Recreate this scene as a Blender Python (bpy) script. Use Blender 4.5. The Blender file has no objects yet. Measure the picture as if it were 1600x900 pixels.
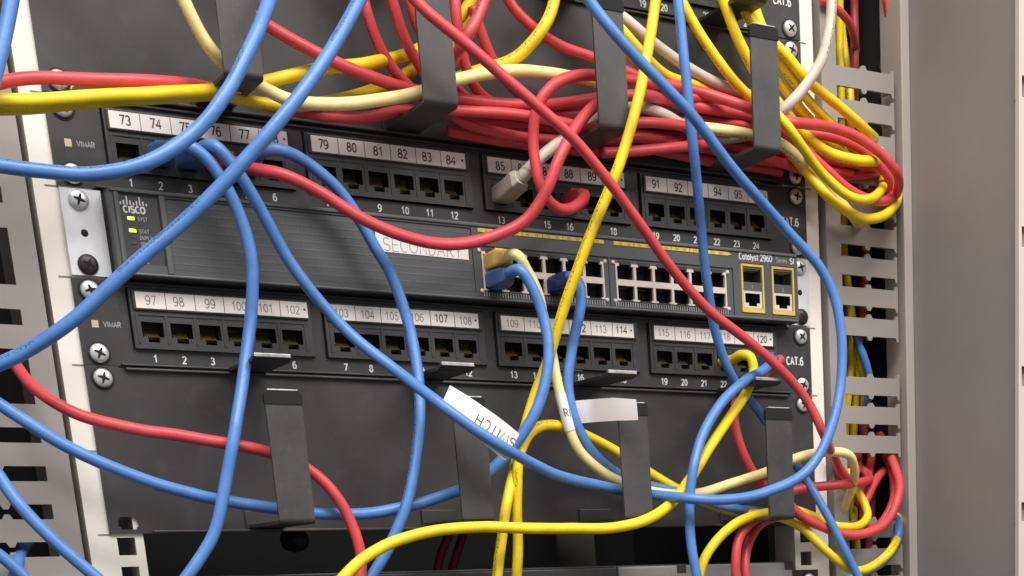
import bpy, bmesh, math, random
from mathutils import Vector, Matrix
random.seed(7)
SC = bpy.context.scene
COL = SC.collection
MM = 0.001

# ------------------------------------------------------------------ camera
cam = bpy.data.objects.new('camera', bpy.data.cameras.new('camera'))
COL.objects.link(cam)
SC.camera = cam
right = Vector((0.818037, -0.574385, -0.029968))
up = Vector((0.185297, 0.213857, 0.95913))
back = Vector((-0.544501, -0.790157, 0.281374))
m4 = Matrix((right, up, back)).transposed().to_4x4()
m4.translation = Vector((-447.374, -1013.853, -165.844)) * MM
cam.matrix_world = m4
cam.data.sensor_width = 36.0
cam.data.lens = 2502.48 / 1600 * 36.0
cam.data.shift_x = (800 - 1318.98) / 1600
cam.data.shift_y = (1627.72 - 450) / 1600
cam.data.clip_start = 0.05
cam.data.clip_end = 50

# ------------------------------------------------------------------ light
w = bpy.data.worlds.new('World'); SC.world = w; w.use_nodes = True
# pale room above and around, darker floor below
wn, wl = w.node_tree.nodes, w.node_tree.links
w_tc = wn.new('ShaderNodeTexCoord'); w_sp = wn.new('ShaderNodeSeparateXYZ'); wl.new(w_tc.outputs['Generated'], w_sp.inputs[0])
w_mr = wn.new('ShaderNodeMapRange'); w_mr.inputs[1].default_value = -0.55; w_mr.inputs[2].default_value = 0.45
w_mr.inputs[3].default_value = 0.0; w_mr.inputs[4].default_value = 1.0; wl.new(w_sp.outputs[2], w_mr.inputs[0])
w_mx = wn.new('ShaderNodeMix'); w_mx.data_type = 'RGBA'; wl.new(w_mr.outputs[0], w_mx.inputs[0])
w_mx.inputs[6].default_value = (0.15, 0.135, 0.125, 1); w_mx.inputs[7].default_value = (1.0, 0.975, 0.95, 1)
wl.new(w_mx.outputs[2], wn['Background'].inputs[0])
wn['Background'].inputs[1].default_value = 0.54

def area(name, loc, target, sx, sy, power, col):
    l = bpy.data.lights.new(name, 'AREA'); l.shape = 'RECTANGLE'; l.size = sx; l.size_y = sy
    l.energy = power; l.color = col
    o = bpy.data.objects.new(name, l); COL.objects.link(o)
    o.location = loc
    o.rotation_euler = (Vector(target) - Vector(loc)).to_track_quat('-Z', 'Y').to_euler()
    return o
area('ceiling_lamp', (-0.35, -1.25, 1.55), (0, 0, 0), 1.5, 0.8, 46, (1.0, 0.965, 0.93))
area('far_ceiling_lamp', (1.2, -2.2, 1.6), (0, 0, 0), 1.4, 0.5, 26, (1.0, 0.96, 0.925))

SC.view_settings.view_transform = 'Standard'
SC.view_settings.look = 'None'
SC.view_settings.exposure = 0.24
SC.view_settings.gamma = 1.0

# ------------------------------------------------------------------ materials
def mat(name, col, rough=0.5, metal=0.0, var=0.0, vscale=60.0, bump=0.0, bscale=900.0, emit=0.0, spec=0.5, dust=0.0):
    m = bpy.data.materials.new(name); m.use_nodes = True
    nt = m.node_tree; N = nt.nodes; L = nt.links
    b = N['Principled BSDF']
    b.inputs['Base Color'].default_value = (*col, 1); b.inputs['Roughness'].default_value = rough
    b.inputs['Metallic'].default_value = metal
    b.inputs['Specular IOR Level'].default_value = spec
    if emit:
        b.inputs['Emission Color'].default_value = (*col, 1); b.inputs['Emission Strength'].default_value = emit
    tc = N.new('ShaderNodeTexCoord')
    if var or dust:
        nz = N.new('ShaderNodeTexNoise'); nz.inputs['Scale'].default_value = vscale; nz.inputs['Detail'].default_value = 6
        nz.inputs['Roughness'].default_value = 0.62
        L.new(tc.outputs['Object'], nz.inputs['Vector'])
        mr = N.new('ShaderNodeMapRange'); mr.inputs[1].default_value = 0.3; mr.inputs[2].default_value = 0.7
        mr.inputs[3].default_value = 1 - var; mr.inputs[4].default_value = 1 + var
        L.new(nz.outputs['Fac'], mr.inputs[0])
        mx = N.new('ShaderNodeMix'); mx.data_type = 'RGBA'; mx.blend_type = 'MULTIPLY'; mx.inputs[0].default_value = 1
        mx.inputs[6].default_value = (*col, 1); L.new(mr.outputs[0], mx.inputs[7])
        out = mx.outputs[2]
        if dust:
            n2 = N.new('ShaderNodeTexNoise'); n2.inputs['Scale'].default_value = vscale * 9; n2.inputs['Detail'].default_value = 4
            L.new(tc.outputs['Object'], n2.inputs['Vector'])
            r2 = N.new('ShaderNodeMapRange'); r2.inputs[1].default_value = 0.55; r2.inputs[2].default_value = 0.8
            r2.inputs[3].default_value = 0; r2.inputs[4].default_value = dust
            L.new(n2.outputs['Fac'], r2.inputs[0])
            m2 = N.new('ShaderNodeMix'); m2.data_type = 'RGBA'
            L.new(r2.outputs[0], m2.inputs[0]); L.new(out, m2.inputs[6]); m2.inputs[7].default_value = (0.45, 0.42, 0.38, 1)
            out = m2.outputs[2]
        L.new(out, b.inputs['Base Color'])
        rr = N.new('ShaderNodeMapRange'); rr.inputs[3].default_value = max(0.05, rough - 0.1); rr.inputs[4].default_value = min(1, rough + 0.12)
        L.new(nz.outputs['Fac'], rr.inputs[0]); L.new(rr.outputs[0], b.inputs['Roughness'])
    if bump:
        nb = N.new('ShaderNodeTexNoise'); nb.inputs['Scale'].default_value = bscale; nb.inputs['Detail'].default_value = 3
        L.new(tc.outputs['Object'], nb.inputs['Vector'])
        bp = N.new('ShaderNodeBump'); bp.inputs['Strength'].default_value = bump; bp.inputs['Distance'].default_value = 0.0004
        L.new(nb.outputs['Fac'], bp.inputs['Height']); L.new(bp.outputs[0], b.inputs['Normal'])
    return m

def cable_mat(name, col, rough=0.38):
    """PVC jacket: slight grime, faint printed dashes running along one side (UV x = metres along, y = round)."""
    m = mat(name, col, rough + 0.06, var=0.15, vscale=55, bump=0.25, bscale=420, spec=0.45)
    nt = m.node_tree; N = nt.nodes; L = nt.links; b = N['Principled BSDF']
    src = b.inputs['Base Color'].links[0].from_socket
    uv = N.new('ShaderNodeUVMap'); sp = N.new('ShaderNodeSeparateXYZ'); L.new(uv.outputs[0], sp.inputs[0])
    # narrow band round the jacket
    a = N.new('ShaderNodeMath'); a.operation = 'SUBTRACT'; L.new(sp.outputs[1], a.inputs[0]); a.inputs[1].default_value = 0.30
    a2 = N.new('ShaderNodeMath'); a2.operation = 'ABSOLUTE'; L.new(a.outputs[0], a2.inputs[0])
    a3 = N.new('ShaderNodeMath'); a3.operation = 'LESS_THAN'; L.new(a2.outputs[0], a3.inputs[0]); a3.inputs[1].default_value = 0.045
    # print only on some stretches
    n1 = N.new('ShaderNodeTexNoise'); n1.noise_dimensions = '1D'; n1.inputs['Scale'].default_value = 9
    L.new(sp.outputs[0], n1.inputs['W'])
    g1 = N.new('ShaderNodeMath'); g1.operation = 'GREATER_THAN'; g1.inputs[1].default_value = 0.50; L.new(n1.outputs['Fac'], g1.inputs[0])
    n2 = N.new('ShaderNodeTexNoise'); n2.inputs['Scale'].default_value = 1; n2.inputs['Detail'].default_value = 1
    mp = N.new('ShaderNodeMapping'); mp.inputs['Scale'].default_value = (700, 26, 1); L.new(uv.outputs[0], mp.inputs[0]); L.new(mp.outputs[0], n2.inputs['Vector'])
    g2 = N.new('ShaderNodeMath'); g2.operation = 'GREATER_THAN'; g2.inputs[1].default_value = 0.52; L.new(n2.outputs['Fac'], g2.inputs[0])
    p1 = N.new('ShaderNodeMath'); p1.operation = 'MULTIPLY'; L.new(a3.outputs[0], p1.inputs[0]); L.new(g1.outputs[0], p1.inputs[1])
    p2 = N.new('ShaderNodeMath'); p2.operation = 'MULTIPLY'; L.new(p1.outputs[0], p2.inputs[0]); L.new(g2.outputs[0], p2.inputs[1])
    p3 = N.new('ShaderNodeMath'); p3.operation = 'MULTIPLY'; L.new(p2.outputs[0], p3.inputs[0]); p3.inputs[1].default_value = 0.7
    mx = N.new('ShaderNodeMix'); mx.data_type = 'RGBA'; L.new(p3.outputs[0], mx.inputs[0]); L.new(src, mx.inputs[6])
    mx.inputs[7].default_value = (col[0] * 0.18, col[1] * 0.16, col[2] * 0.16, 1)
    L.new(mx.outputs[2], b.inputs['Base Color'])
    return m

M = {
 'black': mat('black_powder_coat', (0.0370, 0.0352, 0.0352), 0.46, var=0.16, vscale=14, bump=0.10, bscale=2500, dust=0.05),
 'plate': mat('black_painted_plate', (0.0431, 0.0400, 0.0392), 0.44, var=0.30, vscale=11, bump=0.08, bscale=2500, dust=0.05),
 'hook': mat('charcoal_hook_paint', (0.060, 0.0565, 0.0555), 0.42, var=0.22, vscale=30, bump=0.08, bscale=2500, dust=0.05),
 'module': mat('black_moulded_plastic', (0.0422, 0.0414, 0.0422), 0.42, var=0.14, vscale=25, dust=0.06),
 'socket': mat('socket_plastic', (0.034, 0.030, 0.027), 0.5, var=0.2, vscale=90),
 'pit': mat('deep_black', (0.006, 0.006, 0.006), 0.8),
 'gold': mat('gold_contacts', (0.62, 0.44, 0.16), 0.35, 0.8),
 'bezel': mat('charcoal_switch_plastic', (0.080, 0.083, 0.087), 0.45, var=0.12, vscale=22, bump=0.08, bscale=1800, dust=0.02),
 'bezel_rim': mat('grey_switch_rim', (0.105, 0.110, 0.112), 0.40, var=0.10, vscale=22),
 'status': mat('dark_status_panel', (0.050, 0.048, 0.052), 0.35, var=0.1, vscale=30),
 'steel': mat('zinc_plated_steel', (0.80, 0.81, 0.84), 0.34, 0.35, var=0.14, vscale=40, bump=0.05),
 'screw': mat('nickel_screw', (0.74, 0.73, 0.72), 0.30, 0.55, var=0.12, vscale=200),
 'screw_dark': mat('blackened_screw', (0.055, 0.038, 0.034), 0.4, 0.5, var=0.3, vscale=200),
 'rail': mat('cream_rail_paint', (0.86, 0.815, 0.735), 0.45, var=0.06, vscale=30, dust=0.03),
 'lip_glint': mat('painted_lip_glint', (0.52, 0.51, 0.50), 0.35, 0.6, var=0.3, vscale=150),  # pale metal tint standing in for the highlight on hook and finger lips
 'grey': mat('warm_grey_cabinet_paint', (0.325, 0.298, 0.276), 0.5, var=0.07, vscale=12, bump=0.05, bscale=1500, dust=0.03),
 'grey_d': mat('grey_side_wall_paint', (0.272, 0.258, 0.248), 0.40, var=0.08, vscale=7, bump=0.25, bscale=700, dust=0.04),
 'post': mat('light_grey_post_paint', (0.43, 0.395, 0.36), 0.5, var=0.05, vscale=8),
 'strip': mat('beige_front_post_paint', (0.62, 0.54, 0.475), 0.5, var=0.04, vscale=8),
 'duct_back': mat('dark_grey_duct_back', (0.10, 0.095, 0.092), 0.7),
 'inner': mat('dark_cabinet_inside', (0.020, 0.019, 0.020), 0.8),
 'paper': mat('label_tape', (0.86, 0.79, 0.765), 0.5, var=0.04, vscale=60),
 'white': mat('white_label_paper', (0.83, 0.80, 0.79), 0.5, var=0.03, vscale=60),
 'ink': mat('dark_label_ink', (0.045, 0.042, 0.045), 0.6),
 'ink2': mat('faded_label_ink', (0.23, 0.21, 0.21), 0.6),
 'ink3': mat('pale_label_ink', (0.34, 0.32, 0.32), 0.6),
 'print': mat('white_printed_ink', (0.74, 0.73, 0.72), 0.5),
 'print2': mat('dim_printed_ink', (0.36, 0.35, 0.34), 0.5),
 'tan': mat('tan_logo_ink', (0.55, 0.46, 0.33), 0.5),
 'port_w': mat('ivory_port_housing', (0.66, 0.58, 0.51), 0.45, var=0.07, vscale=80),
 'yframe': mat('yellow_port_frame', (0.62, 0.47, 0.09), 0.4, var=0.1, vscale=90),
 'ystrip': mat('yellow_port_strip', (0.66, 0.48, 0.07), 0.45, var=0.12, vscale=120),
 'led': mat('lit_green_light', (0.62, 0.85, 0.10), 0.3, emit=1.0),
 'led_off': mat('unlit_light', (0.06, 0.06, 0.10), 0.3),
 'dev': mat('light_grey_device_edge', (0.30, 0.30, 0.295), 0.45, var=0.12, vscale=40),
 'rubber': mat('black_rubber', (0.010, 0.010, 0.010), 0.7),
 'c_blue': cable_mat('blue_jacket', (0.090, 0.225, 0.550), 0.30),
 'c_red': cable_mat('red_jacket', (0.645, 0.070, 0.082), 0.33),
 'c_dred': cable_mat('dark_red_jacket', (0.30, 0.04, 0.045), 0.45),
 'c_yellow': cable_mat('yellow_jacket', (0.890, 0.655, 0.018), 0.33),
 'c_pale': cable_mat('pale_yellow_jacket', (0.900, 0.760, 0.330), 0.36),
 'c_white': cable_mat('off_white_jacket', (0.63, 0.55, 0.47), 0.42),
 'p_blue': mat('blue_boot', (0.075, 0.165, 0.40), 0.45, var=0.1, vscale=90),
 'p_navy': mat('navy_boot', (0.022, 0.036, 0.165), 0.40, var=0.1, vscale=90),
 'p_red': mat('red_boot', (0.45, 0.04, 0.05), 0.45, var=0.1, vscale=90),
 'p_yellow': mat('yellow_boot', (0.62, 0.47, 0.10), 0.45, var=0.1, vscale=90),
 'p_amber': mat('amber_boot', (0.78, 0.52, 0.12), 0.42, var=0.1, vscale=90),
 'p_white': mat('grey_white_boot', (0.43, 0.39, 0.33), 0.45, var=0.12, vscale=90),
}
def diffuse_pattern():
    """faint moulded wave pattern on the switch's left panel"""
    m = M['bezel'].copy(); m.name = 'waved_switch_plastic'
    nt = m.node_tree; N = nt.nodes; L = nt.links; b = N['Principled BSDF']
    tc = N.new('ShaderNodeTexCoord'); mp = N.new('ShaderNodeMapping'); mp.inputs['Scale'].default_value = (1, 1, 1)
    mp.inputs['Rotation'].default_value = (math.radians(90), 0, 0)
    L.new(tc.outputs['Object'], mp.inputs[0])
    br = N.new('ShaderNodeTexBrick'); br.inputs['Scale'].default_value = 1
    br.inputs['Brick Width'].default_value = 0.0155; br.inputs['Row Height'].default_value = 0.0042
    br.inputs['Mortar Size'].default_value = 0.0007; br.inputs['Mortar Smooth'].default_value = 1.0
    L.new(mp.outputs[0], br.inputs['Vector'])
    bp = N.new('ShaderNodeBump'); bp.inputs['Strength'].default_value = 0.11; bp.inputs['Distance'].default_value = 0.0006
    L.new(br.outputs['Fac'], bp.inputs['Height'])
    if b.inputs['Normal'].links: L.new(b.inputs['Normal'].links[0].from_socket, bp.inputs['Normal'])
    L.new(bp.outputs[0], b.inputs['Normal'])
    return m
M['bezel_wave'] = diffuse_pattern()

# ------------------------------------------------------------------ mesh helpers (all lengths in mm)
class MB:
    def __init__(s): s.v = []; s.f = []; s.mi = []; s.sm = []; s.uv = None; s.mats = []
    def mid(s, m):
        if m not in s.mats: s.mats.append(m)
        return s.mats.index(m)
    def add(s, vs, fs, m, smooth=False):
        o = len(s.v); s.v += [tuple(v) for v in vs]; k = s.mid(m)
        for f in fs: s.f.append([i + o for i in f]); s.mi.append(k); s.sm.append(smooth)
    def box(s, x0, x1, y0, y1, z0, z1, m, bev=0.0, seg=2):
        bm = bmesh.new(); bmesh.ops.create_cube(bm, size=1)
        for v in bm.verts:
            v.co = Vector(((x0 + x1) / 2 + v.co.x * (x1 - x0), (y0 + y1) / 2 + v.co.y * (y1 - y0), (z0 + z1) / 2 + v.co.z * (z1 - z0)))
        if bev: bmesh.ops.bevel(bm, geom=bm.edges[:], offset=bev, segments=seg, affect='EDGES', profile=0.5)
        s.bm(bm, m)
    def bm(s, bm, m, smooth=False):
        bm.verts.ensure_lookup_table(); bm.verts.index_update()
        s.add([v.co[:] for v in bm.verts], [[v.index for v in f.verts] for f in bm.faces], m, smooth); bm.free()
    def prism(s, poly, y0, y1, m, axis='y'):
        """polygon in (x,z) extruded y0..y1 ; axis 'x': polygon in (y,z) extruded along x"""
        n = len(poly)
        if axis == 'y': A = [(p[0], y0, p[1]) for p in poly]; B = [(p[0], y1, p[1]) for p in poly]
        elif axis == 'x': A = [(y0, p[0], p[1]) for p in poly]; B = [(y1, p[0], p[1]) for p in poly]
        else: A = [(p[0], p[1], y0) for p in poly]; B = [(p[0], p[1], y1) for p in poly]
        s.add(A + B, [list(range(n)), list(range(2 * n - 1, n - 1, -1))] + [[i, i + n, (i + 1) % n + n, (i + 1) % n] for i in range(n)], m)
    def plate(s, x0, x1, z0, z1, y0, y1, holes, m):
        """slab y0(front)..y1 with rectangular holes (x0,x1,z0,z1); holes may overlap to make keyed shapes"""
        xs = sorted({x0, x1, *[h[i] for h in holes for i in (0, 1) if x0 < h[i] < x1]})
        zs = sorted({z0, z1, *[h[i] for h in holes for i in (2, 3) if z0 < h[i] < z1]})
        solid = [[not any(h[0] < (xs[i] + xs[i + 1]) / 2 < h[1] and h[2] < (zs[j] + zs[j + 1]) / 2 < h[3] for h in holes)
                  for j in range(len(zs) - 1)] for i in range(len(xs) - 1)]
        nx, nz = len(xs), len(zs)
        V = [(x, y, z) for y in (y0, y1) for x in xs for z in zs]
        ix = lambda k, i, j: k * nx * nz + i * nz + j
        F = []
        S = lambda i, j: 0 <= i < nx - 1 and 0 <= j < nz - 1 and solid[i][j]
        for i in range(nx - 1):
            for j in range(nz - 1):
                if not solid[i][j]: continue
                F.append([ix(0, i, j), ix(0, i + 1, j), ix(0, i + 1, j + 1), ix(0, i, j + 1)])
                F.append([ix(1, i, j), ix(1, i, j + 1), ix(1, i + 1, j + 1), ix(1, i + 1, j)])
                if not S(i - 1, j): F.append([ix(0, i, j), ix(0, i, j + 1), ix(1, i, j + 1), ix(1, i, j)])
                if not S(i + 1, j): F.append([ix(0, i + 1, j), ix(1, i + 1, j), ix(1, i + 1, j + 1), ix(0, i + 1, j + 1)])
                if not S(i, j - 1): F.append([ix(0, i, j), ix(1, i, j), ix(1, i + 1, j), ix(0, i + 1, j)])
                if not S(i, j + 1): F.append([ix(0, i, j + 1), ix(0, i + 1, j + 1), ix(1, i + 1, j + 1), ix(1, i, j + 1)])
        s.add(V, F, m)
    def lathe(s, c, prof, m, n=20, smooth=True):
        """profile [(r, y)] turned round the Y axis through c=(x,y,z)"""
        V = []; F = []
        for r, y in prof:
            for k in range(n):
                a = 2 * math.pi * k / n; V.append((c[0] + r * math.cos(a), c[1] + y, c[2] + r * math.sin(a)))
        for j in range(len(prof) - 1):
            for k in range(n): F.append([j * n + k, j * n + (k + 1) % n, (j + 1) * n + (k + 1) % n, (j + 1) * n + k])
        F.append(list(range((len(prof) - 1) * n, len(prof) * n)))
        s.add(V, F, m, smooth)
    def text(s, txt, x, z, y, size, m, align='CENTER', bold=0.012, fn=None, sx=1.0):
        V, F = glyphs(txt, bold, align)
        if fn is None: fn = lambda a, b: (x + a * sx * size, y, z + b * size)
        out = []
        for a, b, k in V:
            q = fn(a, b); out.append((q[0], q[1] - 0.006 * (k % 3), q[2]))
        s.add(out, F, m)
    def build(s, name, parent=None):
        me = bpy.data.meshes.new(name)
        me.from_pydata([(a * MM, b * MM, c * MM) for a, b, c in s.v], [], s.f)
        for mm in s.mats: me.materials.append(M[mm])
        me.polygons.foreach_set('material_index', s.mi); me.polygons.foreach_set('use_smooth', s.sm)
        if s.uv:
            l = me.uv_layers.new(name='UVMap')
            for p in me.polygons:
                for li, q in zip(p.loop_indices, s.uv[p.index] if p.index in s.uv else [(0, 0)] * len(p.vertices)): l.data[li].uv = q
        me.update()
        o = bpy.data.objects.new(name, me); COL.objects.link(o)
        if parent is not None: o.parent = parent
        return o

def _arc(cx, cy, rx, ry, a0, a1, n=9):
    return [(cx + rx * math.cos(math.radians(a0 + (a1 - a0) * k / n)), cy + ry * math.sin(math.radians(a0 + (a1 - a0) * k / n))) for k in range(n + 1)]
# plain single-stroke lettering, cap height 1: character -> (advance, strokes)
STROKES = {
 '0': (.62, [_arc(.29, .5, .25, .5, 90, 450, 18)]),
 '1': (.62, [[(.10, .76), (.34, 1), (.34, 0)]]),
 '2': (.62, [_arc(.29, .72, .24, .28, 165, -25, 9) + [(.04, 0), (.56, 0)]]),
 '3': (.62, [_arc(.27, .75, .22, .25, 155, -90, 9), _arc(.27, .26, .26, .26, 90, -155, 10)]),
 '4': (.62, [[(.44, 0), (.44, 1), (.03, .30), (.60, .30)]]),
 '5': (.62, [[(.52, 1), (.13, 1), (.08, .50)] + _arc(.28, .32, .26, .32, 125, -150, 10)]),
 '6': (.62, [_arc(.35, .50, .30, .50, 55, 190, 8), _arc(.30, .31, .25, .31, 180, -180, 16)]),
 '7': (.62, [[(.04, 1), (.56, 1), (.22, 0)]]),
 '8': (.62, [_arc(.29, .76, .20, .24, -90, 270, 14) + _arc(.29, .26, .25, .26, 90, -270, 14)]),
 '9': (.62, [_arc(.29, .69, .25, .31, 0, 360, 16), _arc(.24, .50, .30, .50, 10, -125, 8)]),
 'A': (.70, [[(.02, 0), (.33, 1), (.64, 0)], [(.13, .34), (.53, .34)]]),
 'C': (.70, [_arc(.36, .5, .31, .5, 48, 312, 12)]),
 'D': (.70, [[(.08, 0), (.08, 1), (.30, 1)] + _arc(.28, .5, .33, .5, 80, -80, 9) + [(.08, 0)]]),
 'E': (.64, [[(.56, 1), (.08, 1), (.08, 0), (.58, 0)], [(.08, .52), (.50, .52)]]),
 'H': (.70, [[(.08, 0), (.08, 1)], [(.60, 0), (.60, 1)], [(.08, .52), (.60, .52)]]),
 'I': (.28, [[(.14, 0), (.14, 1)]]),
 'L': (.58, [[(.08, 1), (.08, 0), (.52, 0)]]),
 'M': (.82, [[(.08, 0), (.08, 1), (.40, .15), (.72, 1), (.72, 0)]]),
 'N': (.70, [[(.08, 0), (.08, 1), (.60, 0), (.60, 1)]]),
 'O': (.76, [_arc(.37, .5, .33, .5, 90, 450, 18)]),
 'P': (.64, [[(.08, 0), (.08, 1), (.34, 1)] + _arc(.34, .73, .22, .27, 80, -90, 7) + [(.08, .46)]]),
 'R': (.68, [[(.08, 0), (.08, 1), (.34, 1)] + _arc(.34, .74, .22, .26, 80, -90, 7) + [(.08, .48)], [(.32, .48), (.60, 0)]]),
 'S': (.66, [_arc(.32, .74, .25, .26, 35, 255, 9) + _arc(.32, .25, .27, .26, 75, -145, 9)]),
 'T': (.64, [[(.02, 1), (.60, 1)], [(.31, 1), (.31, 0)]]),
 'U': (.70, [[(.08, 1)] + _arc(.34, .32, .26, .32, 180, 360, 9) + [(.60, 1)]]),
 'V': (.68, [[(.02, 1), (.33, 0), (.64, 1)]]),
 'W': (.92, [[(.02, 1), (.22, 0), (.45, .9), (.68, 0), (.88, 1)]]),
 'X': (.66, [[(.04, 0), (.58, 1)], [(.04, 1), (.58, 0)]]),
 'Y': (.66, [[(.02, 1), (.32, .46), (.62, 1)], [(.32, .46), (.32, 0)]]),
 '.': (.26, [[(.12, -.02), (.12, .13)]]), ' ': (.34, []),
 'a': (.56, [_arc(.25, .33, .20, .33, 30, 330, 10), [(.46, .68), (.46, 0)]]),
 't': (.36, [[(.18, .92), (.18, .08), (.32, 0)], [(.03, .66), (.34, .66)]]),
 'l': (.24, [[(.12, 1), (.12, 0)]]), 'i': (.24, [[(.12, .68), (.12, 0)], [(.12, .86), (.12, .98)]]),
 'y': (.54, [[(.03, .68), (.26, .04)], [(.48, .68), (.26, .04), (.12, -.26)]]),
 's': (.48, [_arc(.23, .50, .17, .17, 35, 255, 8) + _arc(.23, .17, .19, .17, 75, -145, 8)]),
 'e': (.56, [[(.07, .36), (.48, .36)] + _arc(.28, .34, .21, .34, 5, 310, 11)]),
 'r': (.36, [[(.09, .68), (.09, 0)], [(.09, .42), (.18, .62), (.33, .66)]]),
}
_g = {}
def glyphs(txt, bold, align):
    """flat lettering as mitred ribbons; text height about 0.7 of the size, centred vertically"""
    key = (txt, bold, align)
    if key in _g: return _g[key]
    H = 0.72; hw = 0.058 + bold * 1.6
    W_ = sum(STROKES[c][0] + 0.08 for c in txt) - 0.08
    x = {'CENTER': -W_ / 2, 'LEFT': 0}[align]; V = []; F = []; ns = 0
    for c in txt:
        adv, st = STROKES[c]
        for pl in st:
            P = [pl[0]]
            for q in pl[1:]:
                if math.hypot(q[0] - P[-1][0], q[1] - P[-1][1]) > 0.02: P.append(q)
            closed = math.hypot(P[0][0] - P[-1][0], P[0][1] - P[-1][1]) < 0.03
            o = len(V)
            for i, p in enumerate(P):
                a = P[i - 1] if i else (P[-2] if closed else p); b = P[i + 1] if i < len(P) - 1 else (P[1] if closed else p)
                d1 = Vector((p[0] - a[0], p[1] - a[1])); d2 = Vector((b[0] - p[0], b[1] - p[1]))
                d1 = d1.normalized() if d1.length > 1e-6 else d2.normalized(); d2 = d2.normalized() if d2.length > 1e-6 else d1
                n1 = Vector((-d1.y, d1.x)); n2 = Vector((-d2.y, d2.x)); n = n1 + n2
                n = n / max(0.35, n.dot(n1)) if n.length > 0.2 else n1
                q = Vector(p)
                for sgn in (1, -1):
                    r = q + n * hw * sgn; V.append(((x + r.x) * H, (r.y - 0.5) * H, ns))
            for i in range(len(P) - 1): F.append([o + 2 * i + 1, o + 2 * i + 3, o + 2 * i + 2, o + 2 * i])
            ns += 1
        x += adv + 0.08
    _g[key] = (V, F)
    return _g[key]

def thing(name, label, cat, loc=(0, 0, 0), group=None):
    o = bpy.data.objects.new(name, None); COL.objects.link(o); o.empty_display_size = 0.02
    o.location = [c * MM for c in loc]
    o['label'] = label; o['category'] = cat
    if group: o['group'] = group
    return o

def screw_mesh(mb, x, z, y, r=5.0, m='screw', turn=0.4):
    prof = [(r, 0), (r, -0.7)] + [(r * math.cos(a), -0.7 - 1.9 * math.sin(a)) for a in (0.3, 0.6, 0.9, 1.2, 1.45)]
    mb.lathe((x, y, z), prof, m, 20)
    for k in (0, 1):                                   # Phillips recess
        a = turn + k * math.pi / 2; c, s_ = math.cos(a), math.sin(a)
        pts = []
        for u, v in ((-2.9, -0.35), (-0.9, -0.75), (0.9, -0.75), (2.9, -0.35), (2.9, 0.35), (0.9, 0.75), (-0.9, 0.75), (-2.9, 0.35)):
            pts.append((x + u * c - v * s_, z + u * s_ + v * c))
        mb.prism(pts, y - 2.62 - 0.02 * k, y - 1.6, 'pit')

def screw(parent, x, z, y=0.0, r=5.0, m='screw', washer=True, label=None):
    mb = MB()
    if washer: mb.lathe((x, y, z), [(r + 1.1, 0), (r + 1.1, -0.5), (r - 0.3, -0.55)], 'rubber', 20, False)
    screw_mesh(mb, x, z, y - (0.5 if washer else 0), r, m, random.uniform(0, 1.5))
    o = mb.build('screw', parent)
    if label: o['label'] = label
    return o

# ================================================================== the cabinet
cab = thing('equipment_cabinet', 'warm grey rack cabinet with cream rails and slotted side panels holding all the equipment', 'cabinet', (0, 0, -600))
def cz(mb, name, parent=cab):       # child of a thing whose base is not the origin
    o = mb.build(name, parent); o.matrix_parent_inverse = Matrix.Translation(-Vector(parent.location)); return o

ZT, ZB = 420.0, -420.0
for sgn in (-1, 1):
    mb = MB()
    holes = []
    z = -133.35 - 600 * 0
    u = -9
    for u in range(-8, 9):
        for dz in (6.35, 22.225, 38.1):
            zc = 44.45 * u + dz
            holes.append((sgn * 232.5 - 4.8, sgn * 232.5 + 4.8, zc - 4.8, zc + 4.8))
    mb.plate(min(sgn * 223, sgn * 252.5), max(sgn * 223, sgn * 252.5), ZB, ZT, 2.0, 4.0, holes, 'rail')
    # outer return of the rail
    mb.box(min(sgn * 252.5, sgn * 250.5), max(sgn * 252.5, sgn * 250.5), 4.0, 45, ZB, ZT, 'rail')
    mb.box(min(sgn * 224, sgn * 226), max(sgn * 224, sgn * 226), 4.0, 30, ZB, ZT, 'rail')
    for u in range(-8, 9):           # unit marks stamped on the rail
        x = sgn * 243.5
        mb.box(x - 3.4, x + 3.4, 1.93, 2.0, 44.45 * u - 0.5, 44.45 * u + 0.5, 'ink2')
    rail = cz(mb, 'mounting_rail')
    rail['label'] = 'cream rail on the left' if sgn < 0 else 'cream rail on the right'

def duct(sgn, z0, pitch, missing, nslots, ztop):
    mb = MB(); X = lambda v: sgn * v
    bx = lambda a, b, *r: mb.box(min(X(a), X(b)), max(X(a), X(b)), *r)
    bx(256.5, 269, -1.5, 1.0, ZB, ZT, 'grey')                     # spine next to the rail
    bx(256.5, 258.5, 1.0, 90, ZB, ZT, 'grey')
    h = 3.9
    for k in range(-7, nslots):
        if k in missing: continue
        zt = z0 - pitch * k - h; zb = z0 - pitch * (k + 1) + h     # finger between slot k and k+1
        if zt > ztop: continue
        pts = [(269, zb), (286, zb), (289.5, zb), (291, zb - 2.6), (293.5, zb - 2.6), (295, zb), (315.5, zb), (316.5, zb - 2.6), (318, zb - 2.6),
               (318, zt + 2.6), (316.5, zt + 2.6), (315.5, zt), (295, zt), (293.5, zt + 2.6), (291, zt + 2.6), (289.5, zt), (269, zt)]
        pts = [(X(p), q) for p, q in pts]
        if sgn < 0: pts = pts[::-1]
        mb.prism(pts, -1.5, 1.0, 'grey')
        bx(316.5, 318, 1.0, 12, zb + 1, zt - 1, 'grey')          # tip returns into the duct
    o = cz(mb, 'slotted_cover')
    o['label'] = 'slotted grey cover left of the left rail' if sgn < 0 else 'slotted grey cover right of the right rail'
duct(1, 171.0, 19.8, {9, 12 + 1, 14, -1, -2, -3}, 24, 186)
duct(-1, 37.2, 19.76, {1, 4}, 18, 400)

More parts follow.
